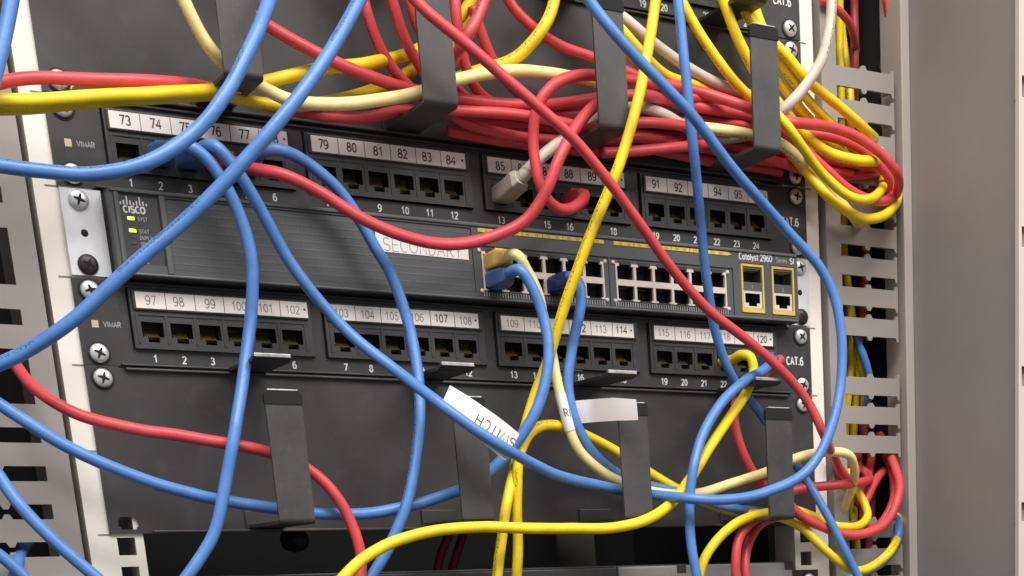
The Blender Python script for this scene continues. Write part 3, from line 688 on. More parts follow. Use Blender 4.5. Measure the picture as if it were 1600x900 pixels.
# ================================================================== cables
CABLES = [
 ('blue', 3.4, None, None, 'blue cable bowing from the top edge past label 75 to the left edge',
  '-80.1,-62,317.5;-82.1,-62.1,305.6;-84.2,-62.2,293.8;-86.5,-62.4,282;-89,-62.6,270.3;-91.6,-62.9,258.6;-94.4,-63.2,246.9;-97.5,-63.6,235.3;-100.7,-64.2,223.8;-104.2,-64.9,212.3;-108,-65.7,201;-112,-66.8,189.7;-116.2,-68.2,178.6;-120.8,-69.9,167.6;-125.6,-72,156.8;-130.8,-74.7,146.3;-136.2,-78,136.1;-140.3,-81.3,128.8;-144.4,-84.8,121.5;-148.6,-88.1,114.2;-152.9,-91,106.9;-157.6,-93.3,99.4;-162.3,-95.1,92;-167.3,-96.5,84.5;-172.5,-97.6,77.2;-178.1,-98.2,70.2;-184,-98.3,63.3;-190.4,-98,57;-197.4,-98.1,51.2;-204.6,-98.4,45.8;-212.3,-98.3,41.1;-220.5,-97.3,37.4;-228.9,-95.4,34.7;-237.5,-93,33;-246.1,-90.5,32;-254.7,-87.7,32;-263.3,-84.8,32.5;-271.8,-81.9,33.2;-280.3,-78.9,34.2;-288.8,-76,35.2;-294.4,-74,35.9;-306,-70.9,36.9;-317.7,-68.4,37.9;-329.5,-66.4,38.8;-341.3,-64.8,39.7;-353.2,-63.5,40.5;-365.2,-62.5,41.2;-377.1,-61.8,41.9;-389.1,-61.1,42.6;-401.1,-60.6,43.2;-413,-60.3,43.7;-425,-59.9,44.2;-437,-59.7,44.7;-449,-59.5,45.2;-461,-59.4,45.6;-473,-59.2,46;-485,-59.1,46.3'),
 ('blue', 3.4, None, None, 'longest straight blue cable, running diagonally across the switch status lights to the left edge',
  '-17.6,-71.9,321.1;-20,-72,309.4;-22.6,-72.1,297.7;-25.4,-72.2,286;-28.4,-72.3,274.4;-31.7,-72.5,262.8;-35.1,-72.7,251.3;-38.8,-73,239.9;-42.8,-73.3,228.6;-47.1,-73.8,217.4;-51.6,-74.3,206.3;-56.5,-75,195.4;-61.6,-75.8,184.6;-67.2,-76.9,174;-73,-78.2,163.6;-79.3,-79.9,153.5;-85.9,-82,143.7;-91.2,-83.9,136.6;-96.4,-85.9,129.5;-101.5,-87.9,122.4;-106.8,-89.9,115.3;-112.1,-91.7,108.3;-117.5,-93.3,101.3;-123.2,-94.7,94.4;-129,-96,87.6;-135,-97.1,80.9;-141,-97.8,74.2;-147.1,-98.1,67.6;-153.2,-97.7,61;-159.3,-96.3,54.5;-165.4,-94.3,48.1;-171.6,-92.3,41.9;-178,-90.4,35.8;-184.5,-88.3,29.9;-191,-86.3,24;-197.7,-84.4,18.2;-204.5,-82.8,12.5;-211.3,-81.6,6.8;-218.3,-80.4,1.1;-225.2,-79,-4.5;-232,-77.3,-10.1;-238.7,-75.4,-15.9;-245.4,-73.3,-21.6;-252,-70.8,-27.2;-258.7,-67.8,-32.4;-265.2,-63.9,-37.2;-271.7,-59.3,-41.5;-278.4,-55,-45.5;-285.6,-51.4,-49.2;-293.2,-48,-52.4;-300.8,-44.5,-55.6;-305.8,-42,-57.7;-316.1,-37.9,-62.2;-326.8,-34.6,-66.5;-337.8,-32,-70.5;-349,-29.8,-74.4;-360.3,-28.1,-77.9;-371.8,-26.8,-81.3;-383.3,-25.7,-84.4;-394.9,-24.9,-87.3;-406.6,-24.2,-90;-418.3,-23.7,-92.6;-430,-23.2,-94.9;-441.8,-22.9,-97.1;-453.7,-22.6,-99.2;-465.5,-22.4,-101.1;-477.4,-22.3,-102.9;-489.3,-22.1,-104.5'),
 ('blue', 3.3, 'blue', None, 'blue cable plugged under label 74, hanging down in front of label 100',
  '-187.5,3,62.9;-187.8,-6,62.9;-187.8,-15,62.9;-186.5,-23.9,63.3;-184,-32.5,64;-177.9,-37.6,61.5;-170.8,-38.1,56.1;-165.7,-38,48.6;-161.5,-37.6,40.7;-158.2,-36.6,32.4;-155.6,-35.9,23.8;-154.3,-36,14.9;-154,-36,5.9;-154.8,-36,-3.1;-156.2,-35.8,-11.9;-158,-35.9,-20.7;-160.5,-37.1,-29.3;-163.3,-38.9,-37.7;-166.2,-41,-46;-169.1,-43.3,-54.1;-172.1,-45.8,-62.3;-175.1,-48.4,-70.3;-178.1,-51,-78.5;-180.9,-52.3,-86.9;-183.6,-52.5,-95.5;-186.2,-52.1,-104.1;-189,-52,-112.6;-192,-52,-121.1;-195.2,-52,-129.5;-199.4,-52,-137.5;-204.7,-52,-144.8;-210.3,-52,-151.8;-216.2,-52,-158.7;-222.1,-52,-165.4;-228.9,-52,-175.3;-235.2,-52,-185.5;-241.2,-52,-195.9;-246.8,-52,-206.5;-252.1,-52,-217.3;-257,-52,-228.3;-261.6,-52,-239.3;-265.9,-52,-250.5;-269.9,-52,-261.8;-273.7,-52,-273.2;-277.2,-52,-284.7;-280.5,-52,-296.3;-283.5,-52,-307.9;-286.4,-52,-319.5;-289,-52,-331.2;-291.5,-52,-343'),
 ('blue', 3.3, 'blue', 'switch', 'blue cable carrying the SWITCH flag, looping round on the right up to the top edge',
  '-172,3,62.9;-172.2,-6,62.9;-172.2,-15,62.9;-171.4,-24,63.2;-170,-32.8,64;-166.9,-40.7,62.5;-161.1,-42.2,55.9;-155.6,-41.8,48.8;-150.5,-39.8,41.7;-145.8,-37.4,34.4;-141.3,-35.6,26.8;-137.1,-34.6,18.9;-132.9,-34.1,11;-128,-33.9,3.4;-122.6,-33.8,-3.8;-116.9,-34,-10.8;-111.2,-35.1,-17.6;-105.6,-37.5,-24.2;-100,-41,-30.4;-94.6,-45.2,-36.2;-89.4,-50,-41.8;-84.5,-55.1,-47.4;-80.3,-60.9,-52.7;-76.8,-67.5,-57.8;-73.2,-74.1,-62.7;-68.8,-80.1,-67.9;-63.1,-84.4,-73.2;-56.6,-87.5,-78.6;-49.5,-89.5,-83.7;-41.8,-90,-88.4;-33.9,-88.9,-92.4;-25.9,-86.3,-95.7;-18,-82.9,-98.6;-10.2,-79.3,-101;-2.2,-75.6,-103.2;5.7,-71.8,-104.9;13.6,-67.6,-106.2;21.5,-63.4,-107.2;29.4,-59.2,-108.1;37.5,-55.5,-109.1;45.7,-51.9,-110;53.8,-48.4,-110.8;62.3,-46.3,-111.7;70.6,-48.7,-113;76.9,-55.1,-114.5;82.1,-62.3,-115.8;86,-70.3,-117.1;90.4,-78,-118.2;97.7,-82.8,-119.1;106.7,-83.9,-119.4;115.7,-84.5,-119;124.8,-84.5,-118.2;133.7,-84.3,-116.9;142.6,-84.1,-115.2;151.3,-84,-112.8;159.9,-84,-110.2;168.3,-84,-106.9;176.2,-84,-102.5;183,-84,-96.8;188.8,-84.2,-89.9;193.8,-84.2,-82.3;198.1,-84,-74.5;202,-83.4,-66.4;205.3,-82.5,-58.1;208.2,-81.5,-49.6;210.4,-80.6,-40.9;211.9,-79.8,-32.1;212.5,-79.3,-23.1;212.4,-78.8,-14.1;211.4,-78.4,-5.2;209.5,-77.8,3.6;206.3,-77,12;201.9,-76.2,19.8;196.3,-75.8,26.8;189.6,-75.4,32.9;182.5,-75.3,38.3;175.1,-75.9,43.5;167.7,-77.3,48.4;160.2,-79.2,52.9;152.6,-81.4,57.2;145,-83.8,61.5;137.5,-86,65.9;130.1,-88.1,70.6;122.9,-90.1,75.6;115.9,-92,80.9;109,-93.8,86.4;101.9,-95.4,91.8;94.7,-96.5,97;87.3,-97.2,102.2;79.9,-97.7,107.2;72.5,-98,112.4;65.2,-98,117.6;58.1,-97.9,123.1;51.1,-97.3,128.8;44.7,-96.1,135;39.3,-94,141.9;34.6,-91.5,149.1;30,-88.8,156.4;28.4,-88,158.8;21.7,-85.7,168.5;15.3,-83.8,178.5;9.4,-82.3,188.8;3.7,-81.1,199.3;-1.5,-80.2,210;-6.5,-79.4,221;-11.1,-78.8,232;-15.4,-78.3,243.2;-19.5,-77.9,254.5;-23.3,-77.6,265.9;-26.8,-77.4,277.3;-30.1,-77.2,288.9;-33.1,-77,300.5;-36,-76.9,312.1;-38.6,-76.8,323.8;-41.1,-76.7,335.6'),
 ('blue', 3.3, 'blue', None, 'blue cable plugged under label 77, hanging over the left end of the SECONDARY sticker',
  '-141,3,62.9;-141.2,-6.1,62.7;-141.2,-15.1,62.8;-140.5,-24,63.6;-139.1,-32.8,65;-132.1,-36.1,65.7;-123.4,-33.8,64.8;-115.1,-31.6,62;-107.4,-30.7,57.4;-100.3,-29.8,52;-94.1,-28.6,45.5;-88.8,-27.9,38.2;-84.3,-27.9,30.4;-80,-28,22.4;-75.2,-28,14.8;-71,-28,6.8;-68,-27.7,-1.7;-65.6,-27.6,-10.4;-64.1,-28.3,-19.3;-63.5,-29.9,-28.1;-63.6,-32.1,-36.9;-64.1,-34.4,-45.6;-65.1,-36.8,-54.3;-66.5,-39.2,-62.9;-68.2,-41.1,-71.5;-70.4,-42.7,-80.2;-72.8,-44.1,-88.7;-75.5,-45.7,-97.2;-78.5,-47.1,-105.6;-81.9,-48,-114;-85.6,-48.3,-122.1;-89.7,-48.1,-130.2;-94.1,-47.8,-138;-98.9,-47.6,-145.7;-104,-47.3,-153.1;-109.3,-47.1,-160.3;-114.6,-47,-167.7;-120.8,-46.7,-177.9;-126.6,-46.5,-188.4;-132.1,-46.4,-199.1;-137.3,-46.3,-209.9;-142.1,-46.2,-220.9;-146.6,-46.1,-232;-150.8,-46,-243.3;-154.7,-46,-254.6;-158.3,-46,-266;-161.8,-45.9,-277.5;-164.9,-45.9,-289.1;-167.9,-45.9,-300.7;-170.7,-45.9,-312.4;-173.3,-45.9,-324.1;-175.7,-45.9,-335.9;-177.9,-45.8,-347.7'),
 ('blue', 3.2, 'navy', None, 'blue cable with a navy plug in the switch, crossing over the blank paper tag',
  '41.1,-8,12.4;41.1,-17,12.3;41.1,-26,12.8;41.2,-34.9,13.9;42.8,-41.2,8.8;42.5,-42.6,0;40.6,-41.8,-8.8;39,-38.8,-17.1;37.4,-36,-25.5;35.4,-35.4,-34.2;33.4,-35.7,-43;32.6,-36.3,-52;33,-37.4,-60.9;35,-38.1,-69.6;38.5,-38.4,-77.9;43.3,-38.2,-85.5;49.6,-37.2,-91.9;56.9,-35.6,-96.9;64.8,-34.1,-101;73.1,-33.1,-104.2;81.7,-32.5,-106.5;90.4,-32,-108.5;99.2,-31.7,-110.1;107.8,-31.7,-111.5;116.3,-31.8,-113.1;124.2,-32.4,-115.1;131.5,-33.6,-117.5;139.1,-34.2,-119.8;148.3,-32.1,-121.5;160.2,-25.9,-122.6;173.5,-17.8,-123.1;185.8,-11.4,-123.6;195.9,-8.8,-124.2;203.7,-10.2,-124.6;210.2,-13.2,-125.3;217.7,-14.2,-126.9;225.8,-13.6,-129.1;233.7,-13,-131.6;241.2,-12.9,-134.7;248.7,-12.6,-138.1;256.6,-10.8,-140.6;264.4,-6.9,-140.7;271.6,-1.7,-139.1;278.2,3.8,-136.8;284.8,9.5,-134.4;291.6,15,-132.2'),
 ('blue', 3.1, None, None, 'straight blue cable hanging from the top edge past label 93, behind the last lower hook',
  '105.5,-66.4,367.6;105.5,-66.4,355.6;105.5,-66.5,343.6;105.6,-66.5,331.6;105.6,-66.5,319.6;105.6,-66.6,307.6;105.6,-66.7,295.6;105.7,-66.8,283.6;105.7,-66.9,271.6;105.8,-67,259.6;105.8,-67.2,247.6;105.8,-67.5,235.6;105.9,-67.8,223.6;106,-68.1,211.6;106,-68.6,199.6;106.1,-69.2,187.6;106.1,-70,175.6;105.9,-70.8,166.6;105.7,-71.7,157.6;105.8,-72.4,148.6;106,-73.1,139.6;106.4,-73.7,130.5;107,-74,121.5;107.6,-74,112.5;108.3,-73.7,103.5;109.3,-73,94.5;111,-71.2,85.8;113.3,-68.2,77.6;116,-64.7,69.7;118.5,-61.3,61.6;120.9,-58.2,53.5;123.3,-55.1,45.3;125.7,-52.2,37.1;128,-49.3,28.8;130.3,-46.6,20.5;132.8,-44,12.2;135.4,-41.3,4;138.1,-38.6,-4.2;141.4,-36.1,-12.3;145.3,-34,-20.2;149.7,-32.1,-28;154.5,-30.5,-35.4;160.2,-29.2,-42.4;166.8,-28.5,-48.6;173.5,-28,-54.6;179.8,-27.3,-61;186,-26.5,-67.6;192.1,-25.9,-74.2;198.1,-25.5,-80.9;203.9,-25.5,-87.8;209.3,-26.2,-94.9;214,-28,-102.4;217.9,-30.6,-110.1;221.5,-33.6,-117.9;225,-36.4,-125.8;228.4,-38.7,-133.8;231.9,-40.5,-141.9;235.4,-42.1,-150.1;239.3,-43.4,-158.2;243.5,-44.3,-166.3;247.6,-45.1,-174.3;251.7,-46.2,-182.4;256.6,-47.4,-193.3;261.3,-48.3,-204.3;265.6,-49.1,-215.5;269.6,-49.7,-226.8;273.4,-50.1,-238.1;276.9,-50.5,-249.6;280.2,-50.8,-261.2;283.2,-51,-272.8;286.1,-51.2,-284.4;288.7,-51.4,-296.1;291.2,-51.5,-307.9;293.5,-51.6,-319.6;295.6,-51.7,-331.4;297.6,-51.7,-343.3;299.5,-51.8,-355.1;301.2,-51.8,-367'),
 ('blue', 3.2, 'blue', None, 'blue cable plugged under label 120, arching left and down to the bottom edge',
  '199.1,3.2,-25.3;200,-5.7,-24.9;197.9,-14.3,-25.8;192.5,-21.9,-28.1;186.2,-28.6,-30.7;179.8,-34.3,-33.4;173,-39.2,-36.1;165.7,-43.4,-38.7;158,-46.9,-41.7;150.4,-49.8,-45.6;142.9,-51.7,-50.2;135.6,-53,-55.5;128.9,-54.8,-61.3;122.7,-56.8,-67.5;117,-58.8,-74.3;111.8,-60.9,-81.4;107.3,-63.3,-88.8;103.4,-65.4,-96.7;100.4,-66.3,-105.2;98.6,-66,-114;97.4,-66.2,-123;96.6,-66.8,-132;96.3,-67.6,-141;96.6,-68.3,-150;97.7,-68.9,-159;99.1,-69.4,-167.9;100.4,-70,-176.8;101.3,-70.7,-188.8;102.2,-71.2,-200.7;103,-71.6,-212.7;103.8,-71.9,-224.7;104.5,-72.2,-236.7;105.1,-72.4,-248.6;105.8,-72.6,-260.6;106.3,-72.7,-272.6;106.8,-72.8,-284.6;107.3,-72.9,-296.6;107.8,-72.9,-308.6;108.2,-73,-320.6;108.6,-73,-332.6;109,-73,-344.6;109.3,-73.1,-356.6;109.6,-73.1,-368.6'),
 ('blue', 3.3, 'blue', None, 'blue cable from the first switch port, passing behind the two leftmost lower hooks',
  '-0.1,-8,12.4;-0.3,-17.1,12.2;-0.3,-26.1,12.2;0.2,-35.5,13.5;2.9,-43.7,13.6;8.1,-44.9,6.3;11.8,-45.6,-1.9;14.1,-46.5,-10.5;14.9,-48.3,-19.3;14.5,-50,-28.1;13,-51.2,-36.9;10.6,-51.9,-45.6;7.5,-52.4,-54.1;3.7,-52.4,-62.3;-0.7,-51.4,-70.2;-5.6,-49.6,-77.6;-10.9,-47.4,-84.6;-16.6,-44.7,-91.1;-22.8,-42.3,-97.2;-29.8,-40.7,-102.7;-37.5,-39.9,-107.2;-45.9,-40,-110.5;-54.5,-40.1,-113.4;-63.2,-40.1,-116.1;-71.9,-40.1,-118.5;-80.7,-39.7,-120.6;-89.5,-38.9,-122.4;-98.5,-38.2,-123.8;-107.5,-37.9,-124.5;-116.5,-37.9,-124.7;-125.6,-37.9,-124.4;-134.6,-38,-124;-143.6,-37.9,-123.2;-152.6,-38,-122.1;-161.6,-38.2,-120.9;-170.6,-38.5,-119.7;-179.5,-39,-118.3;-188.4,-39.6,-116.7;-197.2,-40.4,-114.9;-206,-41.6,-112.9;-214.7,-43,-110.8;-223.3,-44.3,-108.4;-231.8,-45.1,-105.5;-240.3,-45.5,-102.2;-248.5,-45.5,-98.5;-256.6,-45.3,-94.5;-264.6,-44.8,-90.1;-272.1,-43.8,-85.3;-279.4,-42.3,-80;-286.6,-40.7,-74.7;-293.6,-38.8,-69.3;-300.7,-37,-63.8;-305.4,-36,-60.1;-315.2,-34.2,-53.4;-325.2,-32.8,-47;-335.6,-31.6,-41;-346.1,-30.7,-35.4;-356.9,-30,-30.1;-367.8,-29.4,-25.1;-378.9,-29,-20.5;-390,-28.6,-16.2;-401.3,-28.3,-12.1;-412.7,-28.1,-8.4;-424.2,-27.9,-4.8;-435.7,-27.7,-1.5;-447.3,-27.6,1.5;-459,-27.5,4.4;-470.7,-27.5,7;-482.4,-27.4,9.5'),
 ('blue', 3.3, None, None, 'blue cable sloping across the bottom left corner, over the grey slots and rail',
  '-454.9,-25.3,27;-443.8,-25.4,22.6;-432.7,-25.5,17.9;-421.8,-25.7,12.8;-411.1,-25.9,7.4;-400.6,-26.2,1.7;-390.3,-26.6,-4.5;-380.2,-27,-11;-370.4,-27.5,-17.9;-361,-28.2,-25.3;-351.9,-29,-33;-343.2,-30,-41.2;-334.9,-31.3,-49.9;-327.2,-32.9,-58.9;-320,-34.8,-68.3;-313.4,-37.1,-78.1;-307.6,-40,-88.2;-303.9,-42.7,-96;-300.1,-45.4,-103.9;-296.6,-48.2,-111.9;-292.9,-51,-119.8;-288.3,-53,-127.3;-282.9,-54.5,-134.6;-277.2,-55.8,-141.6;-271.2,-57.1,-148.3;-264.9,-58.4,-154.8;-258.5,-59.6,-161.3;-256.4,-60,-163.4;-248.8,-61.3,-172.6;-241.6,-62.4,-182.1;-234.8,-63.3,-192;-228.4,-64,-202.1;-222.4,-64.6,-212.5;-216.7,-65,-223;-211.4,-65.4,-233.8;-206.4,-65.6,-244.7;-201.8,-65.9,-255.8;-197.4,-66,-267;-193.4,-66.2,-278.3;-189.6,-66.3,-289.6;-186.1,-66.4,-301.1;-182.8,-66.4,-312.6;-179.7,-66.5,-324.2;-176.8,-66.5,-335.9'),
 ('blue', 3.2, None, None, 'short blue cable coming out of the lowest left slot',
  '-280.5,18.4,-134.4;-284.6,11.9,-139.2;-288,4.8,-143.2;-290.8,-3,-146.4;-293.9,-8.8,-152.4;-296.8,-11.3,-160.6;-298.7,-12.9,-166.1;-303,-19.3,-175.2;-307.3,-24.7,-185.1;-311.4,-29.1,-195.5;-315.3,-32.7,-206.2;-319,-35.6,-217.3;-322.5,-37.9,-228.5;-325.7,-39.7,-239.9;-328.8,-41.2,-251.5;-331.6,-42.3,-263.1;-334.3,-43.2,-274.7;-336.8,-44,-286.4;-339.1,-44.5,-298.2;-341.3,-45,-310;-343.3,-45.4,-321.8;-345.1,-45.6,-333.7;-346.9,-45.9,-345.5'),
 ('blue', 3.2, None, None, 'blue cable end just entering the bottom left corner of the photo',
  '-475.8,-8.1,-39.7;-464.3,-8.1,-43.1;-452.9,-8.1,-46.8;-441.6,-8.2,-50.8;-430.4,-8.2,-55;-419.2,-8.3,-59.5;-408.3,-8.4,-64.4;-397.5,-8.6,-69.6;-386.8,-8.7,-75.1;-376.4,-8.9,-81;-366.1,-9.2,-87.3;-356.2,-9.5,-94;-346.5,-9.9,-101.1;-337.1,-10.4,-108.6;-328.2,-11.1,-116.5;-319.6,-11.9,-124.9;-311.5,-12.8,-133.7;-304.8,-13.5,-140;-298.2,-14.3,-146.4;-292.2,-15.2,-153.4;-287.5,-16.3,-161.3;-284.4,-17.1,-166.6;-277.3,-18,-176.2;-270.5,-18.8,-186.1;-264.1,-19.4,-196.2;-258.2,-19.9,-206.6;-252.5,-20.3,-217.2;-247.3,-20.6,-228;-242.4,-20.9,-238.9;-237.7,-21.1,-250;-233.4,-21.2,-261.2;-229.4,-21.3,-272.5;-225.7,-21.4,-283.9;-222.2,-21.5,-295.4;-218.9,-21.6,-306.9;-215.8,-21.6,-318.5;-213,-21.7,-330.2;-210.3,-21.7,-341.9'),
 ('blue', 3.5, None, None, 'blue cable cut off by the top left corner of the photo',
  '-219.2,-64.5,311.1;-220.5,-64.3,299.2;-221.9,-64,287.3;-223.4,-63.7,275.4;-225.1,-63.4,263.5;-226.9,-62.9,251.6;-228.8,-62.3,239.8;-230.8,-61.5,228;-233,-60.6,216.2;-235.3,-59.4,204.5;-237.8,-58.2,192.8;-240.5,-57,181.2;-243.4,-57.3,169.6;-246.6,-57.8,158;-249.9,-58.4,146.5;-253.5,-59.1,135.1;-257.3,-60,123.7;-260.4,-60.8,115.1;-263.4,-61.7,106.4;-266.5,-62.6,97.8;-269.6,-63.6,89.2;-273.1,-64.4,80.8;-276.8,-65,72.4;-280.7,-65.5,64.1;-284.6,-66,55.7;-290,-66.7,45.1;-296.2,-67.3,34.8;-303,-67.8,24.9;-310.3,-68.2,15.4;-318.2,-68.5,6.4;-326.6,-68.8,-2.2;-335.4,-69,-10.4;-344.5,-69.2,-18.1;-354.1,-69.3,-25.4;-363.9,-69.4,-32.3;-374,-69.5,-38.8;-384.3,-69.6,-44.9;-394.9,-69.6,-50.6;-405.6,-69.7,-55.9;-416.5,-69.7,-60.9;-427.6,-69.8,-65.6'),
 ('blue', 3.2, None, None, 'blue cable curling out of the lower right slots beside the frame post',
  '331.3,23.4,-122.9;325.3,14.4,-126.7;318.6,4.1,-130.5;311.8,-5.9,-134.5;307,-11.4,-139.4;303.7,-12.1,-145.9;300.7,-10.2,-152.6;295.2,-10.1,-157.7;286.7,-12.6,-161.5;277,-15.8,-164.8;267.2,-18.2,-167.4;258.1,-19.5,-169.9;249.3,-20.4,-172.6;240.7,-21.2,-175.5;232.2,-21.8,-178.3;229.4,-22,-179.3;218.2,-23,-183.7;207.4,-23.7,-188.8;197,-24.4,-194.7;186.9,-24.9,-201.2;177.2,-25.4,-208.3;168,-25.7,-215.9;159.2,-26,-224.1;150.8,-26.2,-232.7;142.9,-26.4,-241.7;135.4,-26.6,-251;128.3,-26.7,-260.7;121.7,-26.8,-270.7;115.4,-26.9,-280.9;109.5,-26.9,-291.4;104,-27,-302.1;98.8,-27,-312.9'),
 ('red', 3.1, None, None, 'red cable lying just above the two yellow cables on the left rail',
  '-471.2,-41.9,50.9;-459.2,-41.9,51.7;-447.2,-41.9,52.6;-435.3,-41.9,53.6;-423.3,-41.9,54.7;-411.4,-41.9,55.8;-399.4,-41.9,57;-387.5,-41.9,58.4;-375.6,-41.9,59.8;-363.7,-41.9,61.3;-351.8,-42,62.9;-339.9,-42,64.7;-328.1,-42,66.6;-316.3,-42,68.6;-304.5,-42,70.8;-292.7,-42,73.1;-281,-42,75.7;-272.4,-42,78.5;-263.9,-42,81.3;-255.1,-42,83.5;-246.2,-42.1,84.9;-237.3,-42.1,85.7;-228.3,-41.9,86.7;-219.4,-41.8,87.7;-210.4,-41.4,88.6;-201.3,-40.7,89.6;-192.3,-39.2,90.6;-183.5,-36.6,91.7;-174.9,-33,92.9;-166.4,-29.1,93.8;-157.9,-25.9,94;-149.4,-23,93.4;-140.9,-20.8,92.4;-132.3,-19.6,91.6;-123.6,-19.4,90.6;-114.7,-19.5,89.9;-105.9,-19.6,89.6;-96.9,-19.8,89.6;-88,-20,90;-79,-19.9,91;-70.2,-19.4,92.9;-61.5,-18.6,95.5;-52.7,-17.6,98;-43.6,-16.5,99.7;-34.5,-15.4,100.5;-25.6,-14.6,100.6;-16.7,-14.4,100.8;-8.1,-14.6,100.7;0.6,-14.9,100.5;9.3,-15,100.4;18.2,-15.1,100.4;27.1,-15,100.5;36.2,-14.8,100.7;45.2,-14.6,100.8;54.3,-14.5,101;63.3,-14.4,101.2;72.4,-14.5,101.5;81.4,-14.9,101.8;90.4,-15.6,102.1;99.3,-16.3,102.5;108.4,-16.4,102.9;117.5,-15.9,103.5;126.9,-14.8,104.2;136.4,-13.5,104.9;145.8,-12.3,105.3;154.9,-11.7,105.4;163.8,-11.4,105.1;172.6,-11.3,104.4;181.5,-11,103.6;190.4,-10.5,102.8;199.4,-10,101.9;208.3,-9.6,100.9;217.5,-8.6,99.9;227,-7.2,99.4;236.5,-5.8,99.1;245.9,-4.6,98.9;255.3,-3.3,98.8;264.3,-2.6,98.8;272.4,-3.1,98.8;279.5,-4.8,99.2;287.2,-6,100.4;295.9,-5.3,102.6;304.8,-3.6,105.6;312.2,-0.7,109.6;317.1,4.2,114.9;321.5,9.6,120.4'),
 ('red', 3.3, None, None, 'red cable from behind the first upper hook to the outermost right loop',
  '-140.2,-35,131.4;-132.3,-36.1,127.1;-124.4,-37.3,123;-116.2,-38.5,119.2;-108,-39.8,115.7;-99.6,-40.8,112.8;-91,-40.9,110.3;-82.2,-40.1,108.5;-73.4,-38.7,107.2;-64.7,-36.8,106.2;-56.3,-35.3,105.5;-47.8,-34.7,104.8;-39.2,-34.5,104.2;-30.3,-34.3,104.1;-21.2,-33.9,104.2;-12.1,-33.5,104.4;-2.9,-33.2,104.8;6.4,-32.7,105.3;15.7,-32.2,106.1;24.9,-31.6,107.2;34.2,-31,108.5;43.4,-30.5,110.1;52.4,-29.9,112.3;61.6,-29.2,114.8;70.9,-28.3,117.1;80.7,-26.7,118.9;91,-24.2,120.5;101.5,-21.8,121.8;111.3,-20.9,122.5;120,-22.1,122.4;127.6,-25.4,121.6;134.8,-29,120.6;143,-30.7,120.1;151.9,-31.1,119.8;161.4,-30.3,119.9;171.2,-29.5,120;179.2,-32.1,119.1;183.8,-40.8,116.5;187.5,-51.3,113.3;194.9,-55,112.3;205.7,-52.1,113.5;217.7,-46.6,115.4;229,-41.8,116.9;238.9,-39.2,117.3;248.1,-37.8,116.6;257,-37,115.1;265.6,-36.5,112.9;273.4,-36.3,110;280.3,-36.6,106.3;286.3,-37.1,101.9;292.6,-35.9,97.2;299.5,-29.7,92.3;305.2,-18.7,87.6;305.8,-6.5,86.5;305.1,3.1,88.5;306.9,10.7,92.6;308.2,15.7,95.5'),
 ('red', 3.2, None, None, 'long red cable in front of everything, from top edge diagonally to the right rail',
  '-158,-67.5,320.1;-155,-67.6,308.4;-151.7,-67.6,296.9;-148.2,-67.8,285.4;-144.5,-67.9,274;-140.5,-68.1,262.7;-136.2,-68.3,251.5;-131.6,-68.6,240.4;-126.7,-69,229.5;-121.5,-69.4,218.7;-115.9,-70,208.1;-109.9,-70.7,197.7;-103.6,-71.6,187.5;-96.9,-72.7,177.6;-89.8,-74.1,168.1;-82.3,-75.9,158.9;-74.3,-78,150.1;-69.4,-80.4,143;-64.3,-82.8,135.9;-58.2,-84.8,129.6;-51.1,-86.5,124.3;-43.6,-87.8,119.4;-36,-88.3,114.5;-28.3,-88.2,109.8;-20.6,-88,105.1;-13,-88.1,100.2;-5.4,-88.1,95.3;2.2,-87.9,90.3;9.8,-87.5,85.6;17.4,-86.8,80.8;24.8,-85.9,75.7;32,-84.8,70.2;38.9,-83.4,64.6;45.7,-82,58.8;52.4,-80.4,53;59,-78.6,47.1;65.6,-76.8,41.2;72.2,-74.8,35.3;78.8,-72.6,29.5;85.3,-70.4,23.7;92.1,-68.3,18.1;99,-66.6,12.6;106.1,-65.1,7.1;113.2,-63.7,1.8;120.6,-62.4,-3.3;128.3,-61.2,-7.8;136.4,-60,-11.7;144.5,-59,-15.5;152.5,-58.1,-19.6;160.3,-57.4,-24.2;167.9,-56.9,-29;175.4,-56.4,-34;182.7,-55.7,-39.3;189.6,-55,-44.7;196,-54.7,-50.5;201.3,-55.1,-56.8;205,-56.5,-63.9;208.4,-57.3,-71.3;213.9,-54.4,-78;222.8,-46.1,-83.1;233.2,-34.9,-87.1;242.1,-25.6,-90.7;248.2,-20.4,-94;252.9,-17.7,-97.1;258.8,-13.4,-99.6;266,-7.2,-101.1;273.6,-0.2,-101.4;282.5,8.9,-100;290.3,16.6,-97.8;296.2,21.8,-95.5;300.1,25.1,-94.2'),
 ('red', 3.3, 'red', None, 'bright red cable sagging over the SECONDARY sticker, plugged under label 76',
  '-156.5,3,62.9;-156.9,-6.1,63.2;-156.6,-15,63;-153.4,-22.8,60;-148,-29.1,56.7;-141.9,-35.4,54.5;-135.2,-41.1,52.6;-127.2,-44.2,49.7;-118.9,-45.4,46.4;-110.8,-46.6,42.5;-103.1,-47.6,37.9;-95.1,-48,33.7;-86.7,-47.6,30.5;-78.1,-46.6,27.9;-69.3,-45.5,26.1;-60.5,-44.1,25;-51.6,-42.7,24.5;-42.6,-41.8,24.7;-33.6,-41.4,25.7;-24.7,-41.4,27.4;-16,-42.1,29.7;-7.6,-43.7,32.6;0.3,-46,36.2;7.5,-48.5,41.1;13,-51.4,47.6;17.7,-53.8,54.9;22,-55.3,62.7;26,-56,70.8;30.8,-55.7,78.4;36.1,-54.4,85.6;41.8,-52.6,92.4;47.9,-50.6,98.7;54.2,-48.3,104.4;61.1,-46.4,109.1;68.1,-45.4,112.4;74.8,-45.9,114.5;81.7,-46.8,115.8;90.2,-45.7,117;101.4,-39.4,119.1;114.9,-28.7,121.9;127.8,-19.2,124;138.3,-14.4,124.5;146.3,-13.8,123.6;153.6,-14.8,122.1;161.2,-15.1,120.7;169.4,-14.5,119.5;177.8,-13.6,118.4;185.9,-13.1,117.1;194.1,-12.3,116'),
